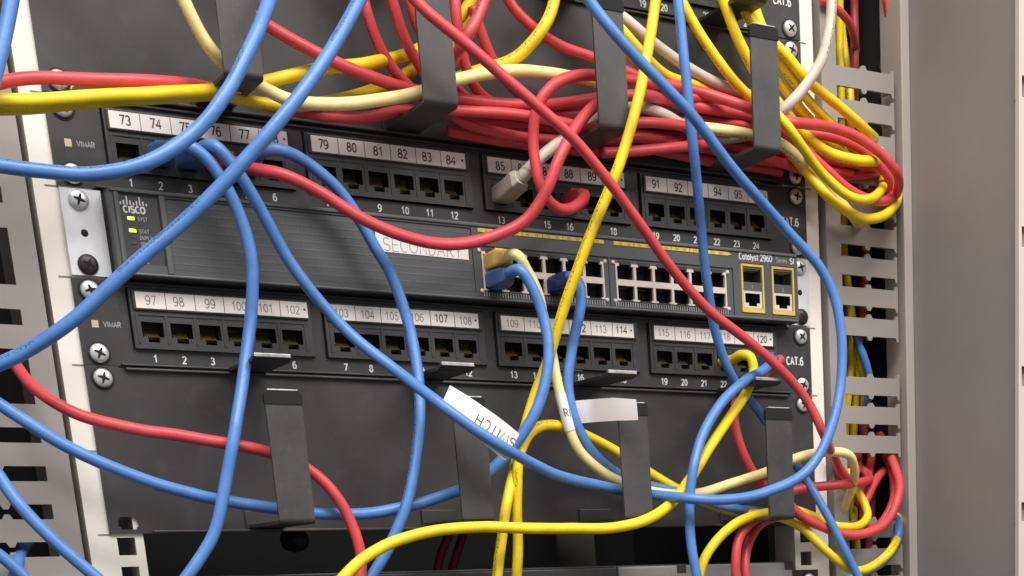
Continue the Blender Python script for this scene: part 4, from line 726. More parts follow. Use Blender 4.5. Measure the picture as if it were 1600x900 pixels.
 ('red', 3.2, 'red', None, 'red cable bent like a fish hook in front of label 88',
  '59.5,3,62.9;59.5,-6,62.8;59.6,-15,63;59.5,-23.9,63.5;54.6,-29.8,59.1;48.3,-34.2,54.5;40.7,-37.7,51.1;32.3,-40.4,50.5;24.8,-41.9,55;20.7,-42.2,62.9;19,-42.2,71.7;18.3,-42.1,80.6;18.7,-42.6,89.6;19.9,-44.7,98.2;23.2,-46.7,106.3;29.2,-48,112.9;36.6,-48,118;44.8,-46.2,121.4;53.2,-44,123.8;61.9,-41.8,125.2;70.7,-39.9,125.9;79.6,-39,126.3;88.6,-38.4,126.5;97.7,-37.5,126.9;107,-36.3,127.7;116.4,-35,128.5;125.7,-33.9,128.8;134.6,-33.2,128.5;142.5,-34.4,127.3;149.1,-37.8,125.2;155.2,-42.2,122.7;161.9,-46.3,120.2;170.4,-47.3,118;181.3,-44.3,116.2;193.1,-39.4,114.2;202.9,-37.2,110.8;210.7,-37.7,106;217.5,-39.2,100.5;224.6,-39.9,95.4;232.6,-39.3,91.1;240.7,-38.2,87;248.8,-36.8,83.5;257,-35.3,81;265,-33.8,79.4;273.6,-31,78.8;282.4,-27.5,79.2;290.3,-24.3,80.7;297.6,-20.8,83.5;305.7,-15.2,87.5;314.1,-7.5,92.5;320.6,0.4,98;324,5.6,103;326,8.4,106.2'),
 ('red', 3.1, None, None, 'leftmost of the red cables dropping from the top edge before the second upper hook',
  '-110.5,-47.7,347.6;-109.2,-46.5,335.7;-107.9,-45.3,323.9;-106.4,-44.1,312;-104.8,-42.9,300.2;-103.2,-41.7,288.4;-101.4,-40.5,276.6;-99.4,-39.3,264.8;-97.3,-38.1,253;-95.1,-36.9,241.3;-92.7,-35.7,229.6;-90.1,-34.5,217.9;-87.3,-33.3,206.3;-84.4,-32.1,194.8;-81.2,-30.9,183.3;-77.7,-30.3,171.8;-74,-29.7,160.4;-72.9,-29.7,151.4;-71.4,-29.9,142.5;-68.7,-29.3,133.9;-64.7,-28,125.8;-59.5,-26.7,118.6;-52.8,-24.9,112.7;-45.1,-22.5,108.4;-36.7,-20.9,105.6;-27.9,-20.2,103.9;-19,-20,102.8;-10.2,-20.3,102.1;-1.4,-20.5,102;7.6,-20.5,102.6;16.7,-20.2,103.6;26,-19.9,104.5;35.2,-19.7,105.2;44.5,-19.6,105.6;53.8,-19.5,106.1;63.2,-19.3,106.8;72.9,-18.4,108;83.2,-15.8,110.4;94.3,-11.6,113.7;106,-6.4,117.1;116.3,-4.6,118.8;125.9,-4.6,119.2;134.5,-6.5,118.8;140.6,-12.6,117.1;146.9,-18.3,115.5;153.8,-22.6,114.5;161.1,-25.9,113.9;169,-28,113.8;178.5,-27.8,114.2;189.9,-24.7,115.2;201.6,-21.6,116;211.2,-21.5,115.9;218.9,-23.6,115.5;226.2,-25.8,115.4;234,-27,115.5;242.7,-26.8,115.5;252,-25.6,115;261.4,-23.9,114.1;270.2,-22.8,112.4;277.9,-22.6,109.5;285.4,-22.2,105.5;292.8,-21.2,100.9;299.4,-18.7,95.5;301.6,-12.9,89.4;301.5,-8.5,85.5'),
 ('red', 3.1, None, None, 'second red cable from the left dropping from the top edge before the second upper hook',
  '-105.2,-55.8,345.8;-103.7,-54.6,334;-102,-53.4,322.2;-100.2,-52.2,310.4;-98.3,-51,298.6;-96.2,-49.8,286.8;-94,-48.6,275.1;-91.6,-47.4,263.4;-89,-46.2,251.7;-86.3,-45,240.1;-83.3,-43.8,228.5;-80.2,-42.6,217;-76.8,-41.4,205.6;-73.1,-40.2,194.2;-69.2,-39,182.9;-65,-37.7,171.8;-60.6,-36,160.8;-58.8,-35.5,151.9;-56.4,-34.7,143.2;-53.1,-32.9,134.9;-48.6,-30.6,127.4;-43,-28.1,120.8;-37.9,-26.9,113.4;-32.8,-26.5,105.9;-26.6,-26.5,99.4;-18.9,-26.5,94.8;-10,-25.9,92.7;-1,-25.2,91.8;8.1,-24.4,91.3;17.2,-23.9,91;26.3,-23.3,91.1;35.4,-22.8,91.6;44.4,-22.4,92.3;53.4,-22.1,93.1;62.4,-21.9,94.1;71.4,-22,95.6;80.3,-22.2,97.2;89.2,-22.3,98.6;98.2,-22.3,99.8;107.2,-22,100.4;116.3,-21.2,100.6;125.7,-20,100.7;135.3,-18.1,100.8;145.1,-16,100.9;154.5,-14.5,100.8;163,-14.2,100.4;170.9,-14.6,99.7;178.9,-15.2,99;187.2,-15.6,98.6;195.8,-15.8,98.4;204.7,-15.5,98.4;214.2,-14.5,98.6;224,-13.3,99;233.7,-12.2,99.5;243.1,-11.6,100.1;252.3,-11.4,100.7;261.4,-11.5,101.2'),
 ('red', 3.1, None, None, 'red cable disappearing behind the top left edge of the second upper hook',
  '-96,-54.4,347.4;-94.4,-53.2,335.6;-92.7,-52,323.8;-90.9,-50.8,312;-88.9,-49.6,300.2;-86.7,-48.4,288.5;-84.4,-47.2,276.8;-82,-46,265.1;-79.3,-44.8,253.4;-76.5,-43.6,241.8;-73.4,-42.4,230.3;-70.2,-41.2,218.8;-66.6,-40,207.4;-62.9,-38.8,196.1;-58.8,-37.6,184.8;-54.5,-36.3,173.7;-49.9,-34.7,162.8;-48.5,-35.2,153.8;-46.2,-34.3,145.1;-42.8,-32.5,137.2;-38.1,-31,130;-32.2,-27.4,123.8;-24.5,-21.4,118.9;-16,-15.5,114.7;-7.5,-11.9,110.8;0.6,-10.6,107.2;8.8,-10.2,104.4;17.3,-9.7,103;26,-9.1,102.4;34.8,-8.7,102.1;43.6,-8.3,101.7;52.5,-8.1,101.3;61.6,-7.9,101.1;70.9,-7.2,100.9;80.5,-6,100.8;90.2,-4.8,100.6;99.3,-4.8,100.1;108.2,-5.2,99.4;116,-7.5,98.3;123.9,-9.4,97.2;132.8,-9.6,96.6;141.7,-9.4,96.2;150.7,-9,95.8;159.9,-8.4,95.6;169.3,-7.5,95.7;178.8,-6.4,95.8;188.5,-5.1,96.1;197.7,-4.6,96.1;206.5,-4.6,96;215.4,-4.6,95.9;218.3,-4.6,95.9'),
 ('red', 3.1, None, None, 'red cable dropping along the right side of the second upper hook',
  '-26,-58.6,356.8;-25.8,-57.4,344.9;-25.6,-56.2,332.9;-25.4,-55,321;-25.2,-53.8,309.1;-25,-52.6,297.1;-24.7,-51.4,285.2;-24.4,-50.2,273.3;-24.1,-49,261.3;-23.8,-47.8,249.4;-23.5,-46.6,237.5;-23.1,-45.4,225.5;-22.7,-44.2,213.6;-22.3,-43,201.7;-21.8,-41.9,189.7;-21.3,-40.7,177.8;-20.8,-40,165.8;-22.2,-41,157;-23.4,-42,148.1;-23.3,-41.5,139.2;-21.6,-39.3,130.6;-18.7,-36.9,122.4;-14.6,-34.3,114.8;-8.2,-30.2,109.9;-0.4,-27,107.1;8.1,-26.3,104.9;17,-26.2,103.9;26,-26.2,103.8;35.1,-26.2,104.3;44.3,-26.1,105.2;53.5,-26.1,106.3;62.7,-26.1,107.7;71.7,-26.3,109.2;80.6,-26.6,111.3;89.8,-26.2,113.9;99.8,-24.5,117;109.4,-24,119.6;117.8,-25.8,121.7;125.1,-29.5,123.1;132.6,-32.4,124;142,-31.2,125.1;151.5,-28.8,125.5;160.5,-26.8,125.2;168.9,-25.5,124.6;176.8,-24.8,123.5;184.5,-24.3,122.2;192.7,-23,121.1'),
 ('red', 3.1, None, None, 'red cable crossing over yellow at the top edge right of the second upper hook',
  '52.2,-64.4,346.6;50.2,-64.3,334.7;48.1,-64.1,322.9;45.8,-63.9,311.2;43.3,-63.7,299.4;40.7,-63.4,287.7;37.8,-63,276.1;34.8,-62.6,264.5;31.5,-61.9,252.9;28,-61.2,241.5;24.3,-60.2,230.1;20.2,-59,218.9;15.9,-57.8,207.7;11.4,-56.6,196.7;6.4,-55.4,185.8;1.2,-54.2,175.1;-4.5,-54,164.5;-8.5,-54.8,156.2;-12.6,-55.6,147.9;-17.3,-56.3,139.9;-22.9,-57.3,132.4;-26.8,-53.1,125.8;-28.7,-45.8,121;-30.7,-38.8,115.6;-32.7,-32.1,109.8'),
 ('red', 3.1, None, None, 'red cable passing under the yellow arc to the third upper hook',
  '-78,-47.8,340.9;-74.9,-46.6,329.4;-71.5,-45.4,317.9;-67.9,-44.2,306.5;-64.1,-43,295.3;-59.9,-41.8,284.1;-55.5,-40.6,273;-50.7,-39.4,262;-45.7,-38.2,251.2;-40.3,-37,240.6;-34.5,-35.8,230.1;-28.3,-34.6,219.9;-21.8,-33.4,209.9;-14.8,-32.1,200.2;-7.5,-30.9,190.8;0.4,-29.7,181.8;8.6,-30,173.1;12.1,-31.1,164.8;16.6,-32,157;23.7,-32.1,151.4;31.6,-31.8,147.1;39.9,-31.3,143.6;48.6,-30.5,141.2;57.5,-29.4,140;66.5,-28.3,139;75.4,-27.8,137.5;84.3,-27.9,135.6;93.3,-27.8,133.8;102.3,-27.2,132.2;111.3,-26.5,130.8;120.4,-25.7,129.3;129.4,-24.9,127.9;138.5,-23.9,126.6;147.8,-22.6,125.4;157.1,-21.4,124.1;166.2,-20.4,122.5;175.3,-19.7,120.9;184.3,-19.1,119.1;190.2,-18.7,118'),
 ('red', 3.1, None, None, 'short dark red cable hanging just left of the yellow arc',
  '-6.9,-27.9,155.1;-3.9,-27.9,146.4;-0.4,-26.8,138;4,-24.8,130.2;10.4,-21.7,124.1;17.9,-19.2,119.3;26.1,-17.3,115.4;31.5,-16.1,112.8'),
 ('red', 3.2, None, None, 'red cable crossing the left rail low down and passing behind the first lower hook',
  '-417.2,76.8,69.3;-406,76.3,64.9;-395,75.7,60.2;-384.1,74.9,55.3;-373.4,73.8,50;-362.9,72.6,44.3;-352.6,71,38.3;-342.6,69,31.9;-333,66.5,25.2;-323.8,63.4,18.1;-315.1,59.7,10.8;-307,55.1,3.2;-299.7,49.7,-4.6;-293.2,43.2,-12.4;-287.7,35.7,-20;-283.4,27.3,-27.4;-280.3,18,-34.3;-278.7,10.2,-38.4;-277.1,2.4,-42.7;-275.9,-5.2,-47.5;-274.9,-12.5,-52.6;-272.8,-19.5,-57.9;-268.9,-25.8,-63.1;-263.7,-31.3,-68;-257.2,-35.7,-72.3;-249.3,-38.6,-75.5;-240.8,-40.6,-77.9;-232.1,-42,-79.9;-223.3,-43.1,-81.6;-214.4,-43.6,-82.7;-205.4,-43.9,-83.9;-196.5,-44.1,-85.2;-187.6,-44.1,-86.4;-178.6,-44,-87.6;-169.7,-43.9,-89.1;-160.9,-43.9,-91.1;-152.4,-44.3,-94;-144.2,-45.1,-97.8;-136.7,-46,-102.7;-130.3,-47,-108.9;-125,-47.9,-116.2;-120.8,-48.3,-124.1;-117.7,-48.3,-132.6;-115.7,-48.5,-141.3;-115.2,-48.7,-150.3;-116.9,-49.6,-159.1;-120,-50.8,-167.6;-120.9,-51.2,-170.4;-121.9,-51.9,-182.3;-122.7,-52.4,-194.3;-123.5,-52.9,-206.3;-124.3,-53.2,-218.2;-125,-53.5,-230.2;-125.7,-53.7,-242.2;-126.3,-53.9,-254.2;-126.8,-54,-266.2;-127.4,-54.1,-278.1;-127.8,-54.2,-290.1;-128.3,-54.3,-302.1;-128.7,-54.4,-314.1;-129.1,-54.4,-326.1;-129.5,-54.4,-338.1;-129.8,-54.5,-350.1;-130.1,-54.5,-362.1'),
 ('red', 3.2, None, None, 'red cable passing behind the last lower hook and straight right into the slots',
  '212.1,-5.2,-22.3;205,-8.3,-26.7;197.4,-11.9,-31.1;189.2,-15.3,-35.1;180.9,-17.6,-38.3;173,-19.4,-42;166.7,-21.6,-47.8;161.9,-24,-55;159.1,-26.1,-63.3;159.3,-27.2,-72.2;161.7,-27.6,-80.9;165.5,-27.7,-89.2;170.4,-27.3,-96.9;176.6,-27.3,-103.4;184.3,-27.5,-108;192.9,-27.5,-110.7;202.1,-27.3,-110.5;211.1,-27,-108.8;220.1,-26.6,-107.9;228.8,-26.4,-107.2;236.3,-27.7,-106.6;244.5,-27.6,-106.1;254.7,-24.4,-105.5;265.7,-19,-104.6;275.7,-12.6,-103.2;283.6,-6.6,-101.7;289.4,-0.2,-99.3;290.7,6.5,-95.4;289.7,12.5,-90.8;289.9,17.1,-85.8;291.1,21.8,-80.6;292.6,26.2,-77'),
 ('red', 3.3, None, None, 'left one of the two red cables hanging side by side below the last lower hook',
  '196.7,-25.7,-122.3;187.4,-28.5,-124.3;177.9,-31.5,-126.2;169.1,-33.9,-128.8;161.2,-35.7,-132.8;154.2,-37.4,-138.1;149.2,-38.8,-145.3;146.8,-39.7,-154;145.8,-40.2,-163;146.3,-40.1,-172;146.9,-40,-181.1;145,-40.6,-192.9;143.3,-41,-204.8;141.7,-41.4,-216.7;140.2,-41.6,-228.6;138.8,-41.9,-240.5;137.5,-42,-252.4;136.3,-42.2,-264.4;135.1,-42.3,-276.3;134.1,-42.4,-288.3;133.1,-42.4,-300.2;132.2,-42.5,-312.2;131.4,-42.5,-324.2;130.6,-42.6,-336.1;129.8,-42.6,-348.1;129.2,-42.6,-360.1;128.5,-42.6,-372.1'),
 ('red', 3.2, None, None, 'right one of the two red cables hanging side by side below the last lower hook',
  '209.5,-14.1,-125.3;199.7,-17.2,-126.9;190.7,-19,-128.5;182.8,-19.6,-131.1;175.5,-21,-136;168.4,-24.3,-142.7;162.7,-27.9,-150.9;159.6,-30.5,-159.9;159.3,-31.6,-169.2;160.4,-31.8,-178.4;160.7,-31.8,-181.5;158.6,-33.5,-193.2;156.6,-34.9,-204.9;154.8,-36,-216.7;153,-36.9,-228.6;151.4,-37.6,-240.5;149.9,-38.2,-252.3;148.5,-38.6,-264.3;147.2,-38.9,-276.2;146,-39.2,-288.1;144.9,-39.4,-300.1;143.9,-39.6,-312;142.9,-39.7,-324;142,-39.8,-335.9;141.1,-39.9,-347.9;140.4,-40,-359.9;139.6,-40,-371.9'),
 ('red', 3.3, None, None, 'outer red loop at the lower right slots, beside the frame post',
  '187.2,-32.9,-112.1;193.5,-34.3,-118.6;200.3,-35.4,-124.7;208.3,-35.6,-129.5;217,-34.9,-133;226.4,-33.5,-135.8;235.6,-32.4,-138.2;244.4,-31.9,-140.1;253.2,-31.4,-140.8;261.9,-30.8,-139.9;270.5,-30.1,-137.8;278.7,-29,-134.5;286.2,-27.3,-129.8;292.5,-25.5,-123.5;297.8,-23.3,-116.5;302.4,-20.2,-109.4;305.6,-15.6,-102.3;307.5,-9.9,-95.5;309.7,-3.5,-89.5;312.1,3.7,-84.5;314.5,11.1,-80;317.3,18.3,-75.2;320.4,25.3,-70.3;322.5,30,-67.1'),
 ('red', 3.1, None, None, 'inner red cable making a teardrop loop in the large lower right opening',
  '311.9,12.6,-93.5;305.5,7.9,-96.7;299.2,3.2,-99.8;292.9,-0.9,-104.2;286.8,-3.8,-110.4;281.1,-5.9,-117.5;278.2,-7.4,-126;280.8,-7.7,-134.5;289,-7.9,-134.8;296.2,-8.2,-129.5;301.7,-8.4,-122.4;306.5,-6.5,-115;310.4,-2.8,-107.7;313.5,2,-100.7;315.9,7.7,-94.2;318,13.9,-87.9;320.1,20,-81.6'),
 ('red', 3.1, None, None, 'short red cable hanging in the middle of the large lower right opening',
  '318.9,34.4,-71.4;313.2,27.9,-78.2;306.6,20.5,-85;300.9,14.4,-91.4;296.3,10.1,-96.8;292.5,7.9,-103;290.5,10.9,-111;289.8,16,-118.4'),
 ('red', 3.1, None, None, 'short red cable behind the pale yellow bend at the lower right',
  '251.8,-7.1,-85.3;256.5,-5.6,-93;262.5,-3.3,-99.5;270.6,0.6,-100.8;277.5,3.6,-99.6;282.6,6.6,-95.4;286.2,10,-89.1;290.5,14.7,-83.7;296,21.6,-78.6;300.9,27.9,-73.7;302.4,29.8,-72'),
 ('red', 3.1, None, None, 'red cable dropping into the top right opening, close to the frame post',
  '302.4,5.1,424.3;303.1,5.2,412.3;303.9,5.3,400.4;304.7,5.4,388.4;305.6,5.5,376.4;306.5,5.7,364.5;307.6,5.9,352.5;308.7,6.1,340.6;309.8,6.4,328.6;311.1,6.9,316.7;312.5,7.4,304.8;314,8,292.9;315.5,8.9,281;317.2,9.9,269.2;319,11.2,257.4;321,12.9,245.7;323.1,15,234.1;324.5,14.6,224.8;325.8,14.1,215.5;327.6,15.3,206.4;330,20.5,198.9;331.4,24.9,190.8;332.3,28.7,182.2;332.6,30,179.4'),
 ('red', 2.8, None, None, 'thin red cable arching into the top right opening beside the yellow ones',
  '255.8,-6.3,202.9;264.2,-4,201.6;272.1,-1.8,200.1;279.2,1.4,198.5;285.6,5.2,196.6;291.7,10,193.8;298.4,17,190.2;305.5,25,186.7'),
 ('yellow', 3.3, None, None, 'upper one of the two bright yellow cables crossing the left rail',
  '-475.1,-54.9,51.5;-463.1,-54.9,52;-451.1,-54.9,52.6;-439.1,-54.8,53.3;-427.2,-54.8,53.9;-415.2,-54.8,54.7;-403.2,-54.8,55.5;-391.2,-54.8,56.3;-379.3,-54.8,57.3;-367.3,-54.7,58.2;-355.4,-54.7,59.3;-343.4,-54.6,60.5;-331.5,-54.5,61.7;-319.6,-54.4,63;-307.6,-54.3,64.4;-295.7,-54.2,65.9;-283.9,-54,67.6;-274.8,-54.1,68.6;-265.8,-54.1,69.6;-256.9,-54.1,70.7;-247.9,-53.7,72.3;-239.1,-53.1,74.2;-230.3,-52.4,76.2;-221.4,-51.6,77.9;-212.6,-51,79.4;-203.8,-50.2,80.9;-195.1,-48.9,82.6;-186.7,-46.8,84.4;-178.6,-44,86.4;-170.5,-41,88.5;-162.3,-38.1,90.8;-153.8,-35.5,93.3;-145.2,-33.1,95.9;-136.6,-31.2,98.7;-127.9,-30.1,101.5;-119.3,-30,104.5;-110.8,-30.4,107.3;-102.5,-31.5,109.7;-94.6,-33.6,111.3;-86.7,-35.4,112.7;-78,-34.9,114.7;-68,-30.2,118.3;-57.3,-23.3,122.6;-47.4,-18,126.8;-39.1,-16.5,130.8;-32.1,-17.3,135;-25.5,-18.7,139.7;-18.7,-20.2,145;-12,-21.2,150.9;-6.1,-22.1,157.7;-1.8,-23.1,165.6;2.1,-24.1,173.7;9.2,-25.2,183.3;15.9,-26.4,193.2;22.2,-27.6,203.3;28.1,-28.9,213.7;33.6,-30.1,224.3;38.8,-31.3,235.1;43.7,-32.5,246;48.2,-33.7,257;52.5,-34.9,268.2;56.4,-36.1,279.4;60.1,-37.3,290.8;63.6,-38.5,302.2;66.8,-39.7,313.7;69.8,-40.9,325.3;72.6,-42.1,336.9;75.2,-43.3,348.5'),
 ('yellow', 3.2, None, None, 'lower one of the two bright yellow cables crossing the left rail',
  '-474.1,-47,47.2;-462.1,-47,47.8;-450.1,-46.9,48.5;-438.2,-46.9,49.3;-426.2,-46.9,50.1;-414.2,-46.9,50.9;-402.2,-46.9,51.8;-390.3,-46.9,52.8;-378.3,-46.8,53.9;-366.4,-46.8,55;-354.4,-46.7,56.3;-342.5,-46.7,57.6;-330.6,-46.6,59;-318.7,-46.5,60.5;-306.8,-46.4,62.2;-294.9,-46.2,63.9;-283.1,-46,65.8;-274.2,-46.1,67.1;-265.2,-46.1,68.3;-256.3,-46.1,69.7;-247.5,-45.7,71.4;-238.7,-45,73.4;-229.9,-44.3,75.5;-221.1,-43.7,77.4;-212.2,-43.4,79.1;-203.3,-43,80.7;-194.5,-42,82.4;-185.9,-39.9,84.3;-177.8,-37,86.3;-169.8,-34.1,88.3;-161.6,-31.5,89.8;-153.1,-29.5,90.4;-144.4,-27.8,90.2;-135.3,-27.1,90.2;-126.2,-27.1,90.2;-117.2,-26.5,91.2;-108.2,-25.6,93;-99.4,-24.6,95.2;-90.7,-23.7,97.7;-82.1,-22.9,100.6;-73.6,-21.9,103.9;-65.3,-20.7,107.7;-57.4,-19.4,111.9;-49.7,-18.1,116.3;-41.9,-17,120.6;-34.1,-15.7,124.7;-26.4,-14.4,129;-19.3,-13.5,134.4;-12.5,-12.8,140.3;-6.3,-12.3,146.8;-1.3,-12,154.2;1.7,-11.9,162.7;3.5,-12,171.5;4.7,-12,177.4;9.5,-13.2,188.4;13.9,-14.4,199.5;18,-15.6,210.7;21.8,-16.8,222;25.4,-18,233.4;28.8,-19.2,244.8;31.9,-20.4,256.4;34.8,-21.6,267.9;37.5,-22.8,279.6;40,-24,291.2;42.3,-25.2,303;44.5,-26.4,314.7;46.5,-27.6,326.5;48.4,-28.8,338.2;50.2,-30,350.1;51.8,-31.2,361.9'),
 ('yellow', 3.2, None, None, 'longest yellow cable, slanting from the top edge across the switch to the bottom edge',
  '139.2,-64.8,365.9;137.9,-64.8,353.9;136.5,-64.7,342;135,-64.7,330.1;133.4,-64.6,318.2;131.7,-64.5,306.4;129.8,-64.3,294.5;127.8,-64.1,282.7;125.6,-63.9,270.9;123.3,-63.6,259.1;120.8,-63.2,247.4;118.2,-62.7,235.7;115.3,-62.1,224;112.3,-61.4,212.4;109,-60.4,200.9;105.5,-59.2,189.5;101.7,-58,178.2;99,-58.7,169.6;96.2,-59.6,161.1;93.2,-61.1,152.7;89.9,-63.2,144.5;86.6,-65.2,136.3;83.5,-66.5,128;80.6,-67.3,119.4;77.7,-67.8,110.9;74.5,-68.1,102.5;71.1,-68.4,94.1;67.5,-68.5,85.8;63.8,-68.3,77.5;60.1,-67.4,69.4;56.2,-65.8,61.4;52.3,-64,53.4;48.5,-62.2,45.4;44.8,-60.6,37.3;41.2,-59,29.2;37.7,-57.2,21;34.6,-54.8,12.9;31.7,-51.7,4.9;29,-48.4,-3;26.4,-45.4,-11.1;24.1,-42.5,-19.4;21.7,-39.8,-27.7;18.9,-37.5,-36;15.6,-35.6,-44.1;12,-34.1,-52.2;8.5,-33.1,-60.4;5,-33,-68.4;1.5,-33.4,-76.4;-2,-34.1,-84.3;-5.8,-35.6,-92.4;-10.2,-38.6,-100.6;-14.7,-42.3,-108.8;-18.9,-45.8,-117.2;-22.2,-47.8,-125.6;-24.6,-48.6,-134.1;-26.8,-49,-142.7;-29.1,-49.6,-151.2;-31.4,-50.5,-159.8;-33.9,-51.6,-168.4;-34.8,-52,-171.3;-37.7,-52.9,-182.9;-40.5,-53.6,-194.5;-43,-54.1,-206.3;-45.4,-54.5,-218;-47.6,-54.9,-229.8;-49.7,-55.1,-241.6;-51.6,-55.3,-253.5;-53.4,-55.5,-265.3;-55.1,-55.6,-277.2;-56.6,-55.8,-289.1;-58.1,-55.8,-301;-59.4,-55.9,-312.9;-60.6,-56,-324.9;-61.8,-56,-336.8;-62.9,-56,-348.8;-63.9,-56.1,-360.7'),
 ('yellow', 3.3, None, None, 'yellow cable arcing from the top edge between the second and third upper hooks',
  '97.5,-59.3,358.2;95.6,-58.1,346.4;93.6,-56.9,334.6;91.4,-55.7,322.9;89.1,-54.4,311.1;86.6,-53.2,299.5;83.9,-52,287.8;81,-50.8,276.3;77.9,-49.6,264.7;74.5,-48.4,253.3;71,-47.2,241.9;67.1,-46,230.6;63,-44.8,219.4;58.6,-43.6,208.2;53.9,-42.4,197.3;48.9,-41.2,186.4;43.5,-40,175.8;40.8,-41,167.1;37.8,-41.8,158.5;33.4,-42.4,150.5;27.9,-42.2,143.2;22,-40.3,136.4;15.6,-37.7,130.3;7.6,-35.6,125.9;-1.3,-33.7,123.1;-9.9,-31.8,120.1;-17.7,-27.9,117.6;-24.6,-22.2,115.1;-26.9,-20.5,114.1'),
 ('yellow', 3.2, None, None, 'yellow cable rising from the bottom edge and bending right behind the third lower hook',
  '-32.4,-45.6,-365.1;-31.9,-45.6,-353.1;-31.4,-45.5,-341.1;-30.8,-45.5,-329.1;-30.2,-45.5,-317.1;-29.5,-45.5,-305.1;-28.8,-45.5,-293.1;-28,-45.4,-281.2;-27.2,-45.4,-269.2;-26.3,-45.3,-257.2;-25.3,-45.2,-245.3;-24.3,-45.1,-233.3;-23.2,-45,-221.4;-22,-44.8,-209.4;-20.7,-44.6,-197.5;-19.3,-44.3,-185.6;-17.9,-44,-173.7;-16.6,-43.9,-164.7;-15.2,-43.7,-155.8;-13.8,-43.3,-146.8;-12.6,-42.7,-137.7;-11.8,-42.3,-128.7;-11.5,-42.9,-119.7;-11,-44,-110.7;-10.2,-44.5,-101.9;-8.6,-44.5,-93.2;-5,-43.9,-85.1;0.7,-42.5,-78.2;8.9,-40.7,-73.9;17.9,-38,-72.5;26.6,-34.4,-72.9;35.1,-31.2,-74.4;43.7,-29.1,-76.6;52.2,-27.7,-79.6;60.6,-26.8,-82.9;68.9,-26.1,-86.6;77,-25.7,-90.6;84.8,-25.7,-95.2;92.7,-25.7,-99.7;100.9,-25.6,-103.9;109.2,-25.3,-107.9;117.9,-24.2,-111.4;127.2,-22,-114.6;137.1,-18.9,-117.5;147.2,-16.2,-120;156.3,-15.7,-122.3;163.5,-18.5,-124.2;170.3,-22.5,-125.5;178.5,-24.1,-125.8;188.6,-23.5,-126.6;198.1,-24.6,-129.1;205.7,-27.9,-132.8;212.2,-30.8,-138.1;217.8,-33.1,-144.3;223.8,-34.8,-150.1;230.3,-36.1,-155.7;237.5,-36.4,-160.9;245.6,-35.4,-164.3;253.9,-33,-165.4;262,-30.9,-164.6;269.3,-30.7,-162.1;275.1,-32.1,-158.5;280.3,-32.7,-154.8;286.8,-29.6,-151.1;296.3,-21.1,-147.2;307.4,-9.4,-142.9;315.2,-0.8,-138.2;318.2,3,-133.3;323,9.7,-128.2;328.3,17.1,-123.1'),
 ('yellow', 3.3, None, None, 'yellow cable plugged under label 118, ending level along the bottom of the lower plate',
  '166.9,1.2,-25.5;166.9,-7.6,-25.7;167.2,-15.9,-25.8;168.2,-24.2,-24;172.1,-29.6,-26;173.3,-31.1,-34.4;169,-33.2,-42;163.5,-35.7,-48.8;157.2,-38.3,-54.6;150.8,-41.1,-60.2;144.4,-44,-65.8;138,-47.3,-71.2;131.6,-50.6,-76.6;125.3,-53.4,-82.3;119.1,-55.2,-88.5;113.2,-56.1,-95.1;107.2,-57,-101.7;100.9,-58.5,-107.8;94.5,-60.4,-113.7;87.7,-62.7,-119;80.4,-65.6,-123.4;72.6,-69,-127;64.3,-71.6,-129.9;55.5,-73.1,-132.3;46.6,-73.7,-133.9;37.6,-74,-135;28.6,-73.8,-135.5;19.6,-73.4,-135.6;10.5,-72.8,-135.4;1.5,-72.3,-135.3;-7.5,-71.8,-135.1;-16.5,-71.4,-134.8;-25.5,-71,-134.3;-34.5,-70.6,-133.9;-43.5,-70.3,-133.7;-52.5,-70,-133.9;-61.5,-69.8,-134.3;-70.5,-69.7,-135;-79.5,-69.7,-136;-88.4,-69.9,-137.5;-97.1,-70.2,-139.7;-105.7,-70.8,-142.4;-114,-71.6,-146;-121.8,-72.2,-150.3;-129.1,-72.8,-155.6;-136.1,-73.4,-161.3;-143,-74,-167;-152.6,-74.7,-174.2;-161.8,-75.3,-181.9;-170.5,-75.7,-190.1;-178.8,-76.1,-198.8;-186.7,-76.4,-207.9;-194.1,-76.6,-217.3;-201.1,-76.8,-227;-207.7,-77,-237.1;-213.9,-77.1,-247.3;-219.7,-77.2,-257.8;-225.2,-77.3,-268.5;-230.3,-77.3,-279.4;-235.1,-77.4,-290.4;-239.6,-77.4,-301.5;-243.8,-77.4,-312.7;-247.7,-77.5,-324.1'),
 ('yellow', 3.2, None, None, 'yellow cable bending from the last lower hook down behind a hanging blue cable',
  '201.4,-30.7,-123.8;192.1,-33.8,-124.3;183.1,-36.7,-124.7;174.3,-38.9,-125.4;165.6,-40.4,-126.8;156.9,-41.6,-128.6;148.5,-42.6,-131.4;140.5,-43.9,-135.4;132.9,-45.3,-140.2;125.8,-46.5,-145.8;119.4,-47.5,-152.3;114.6,-48.1,-160.1;111.9,-48.1,-168.9;109.6,-48,-177.8;103.7,-48.6,-188.2;98.2,-49,-198.9;93,-49.4,-209.7;88.1,-49.7,-220.6;83.5,-49.9,-231.7;79.3,-50.1,-242.9;75.3,-50.3,-254.3;71.6,-50.4,-265.7;68.1,-50.5,-277.2;64.9,-50.6,-288.7;61.9,-50.6,-300.3;59.1,-50.7,-312;56.4,-50.7,-323.7;54,-50.7,-335.5;51.7,-50.7,-347.2;49.6,-50.8,-359.1'),
 ('yellow', 3.1, None, None, 'yellow cable with a tight square bend in the lower right tangle',
  '272.6,0.5,-94.6;272.7,-4.4,-102.4;273.4,-8.7,-110.2;276,-12.1,-118.2;275.9,-15.6,-126.5;269,-19,-132.2;260.1,-21.1,-134.8;250.7,-22.2,-135;241.3,-23.2,-134.1;232.4,-23.8,-131.3;224.1,-23.7,-127.8;216,-22.9,-125;208.1,-21.7,-122.4;199.8,-21,-120'),
 ('yellow', 3.2, None, None, 'yellow cable slanting from the top edge to the middle of the last upper hook',
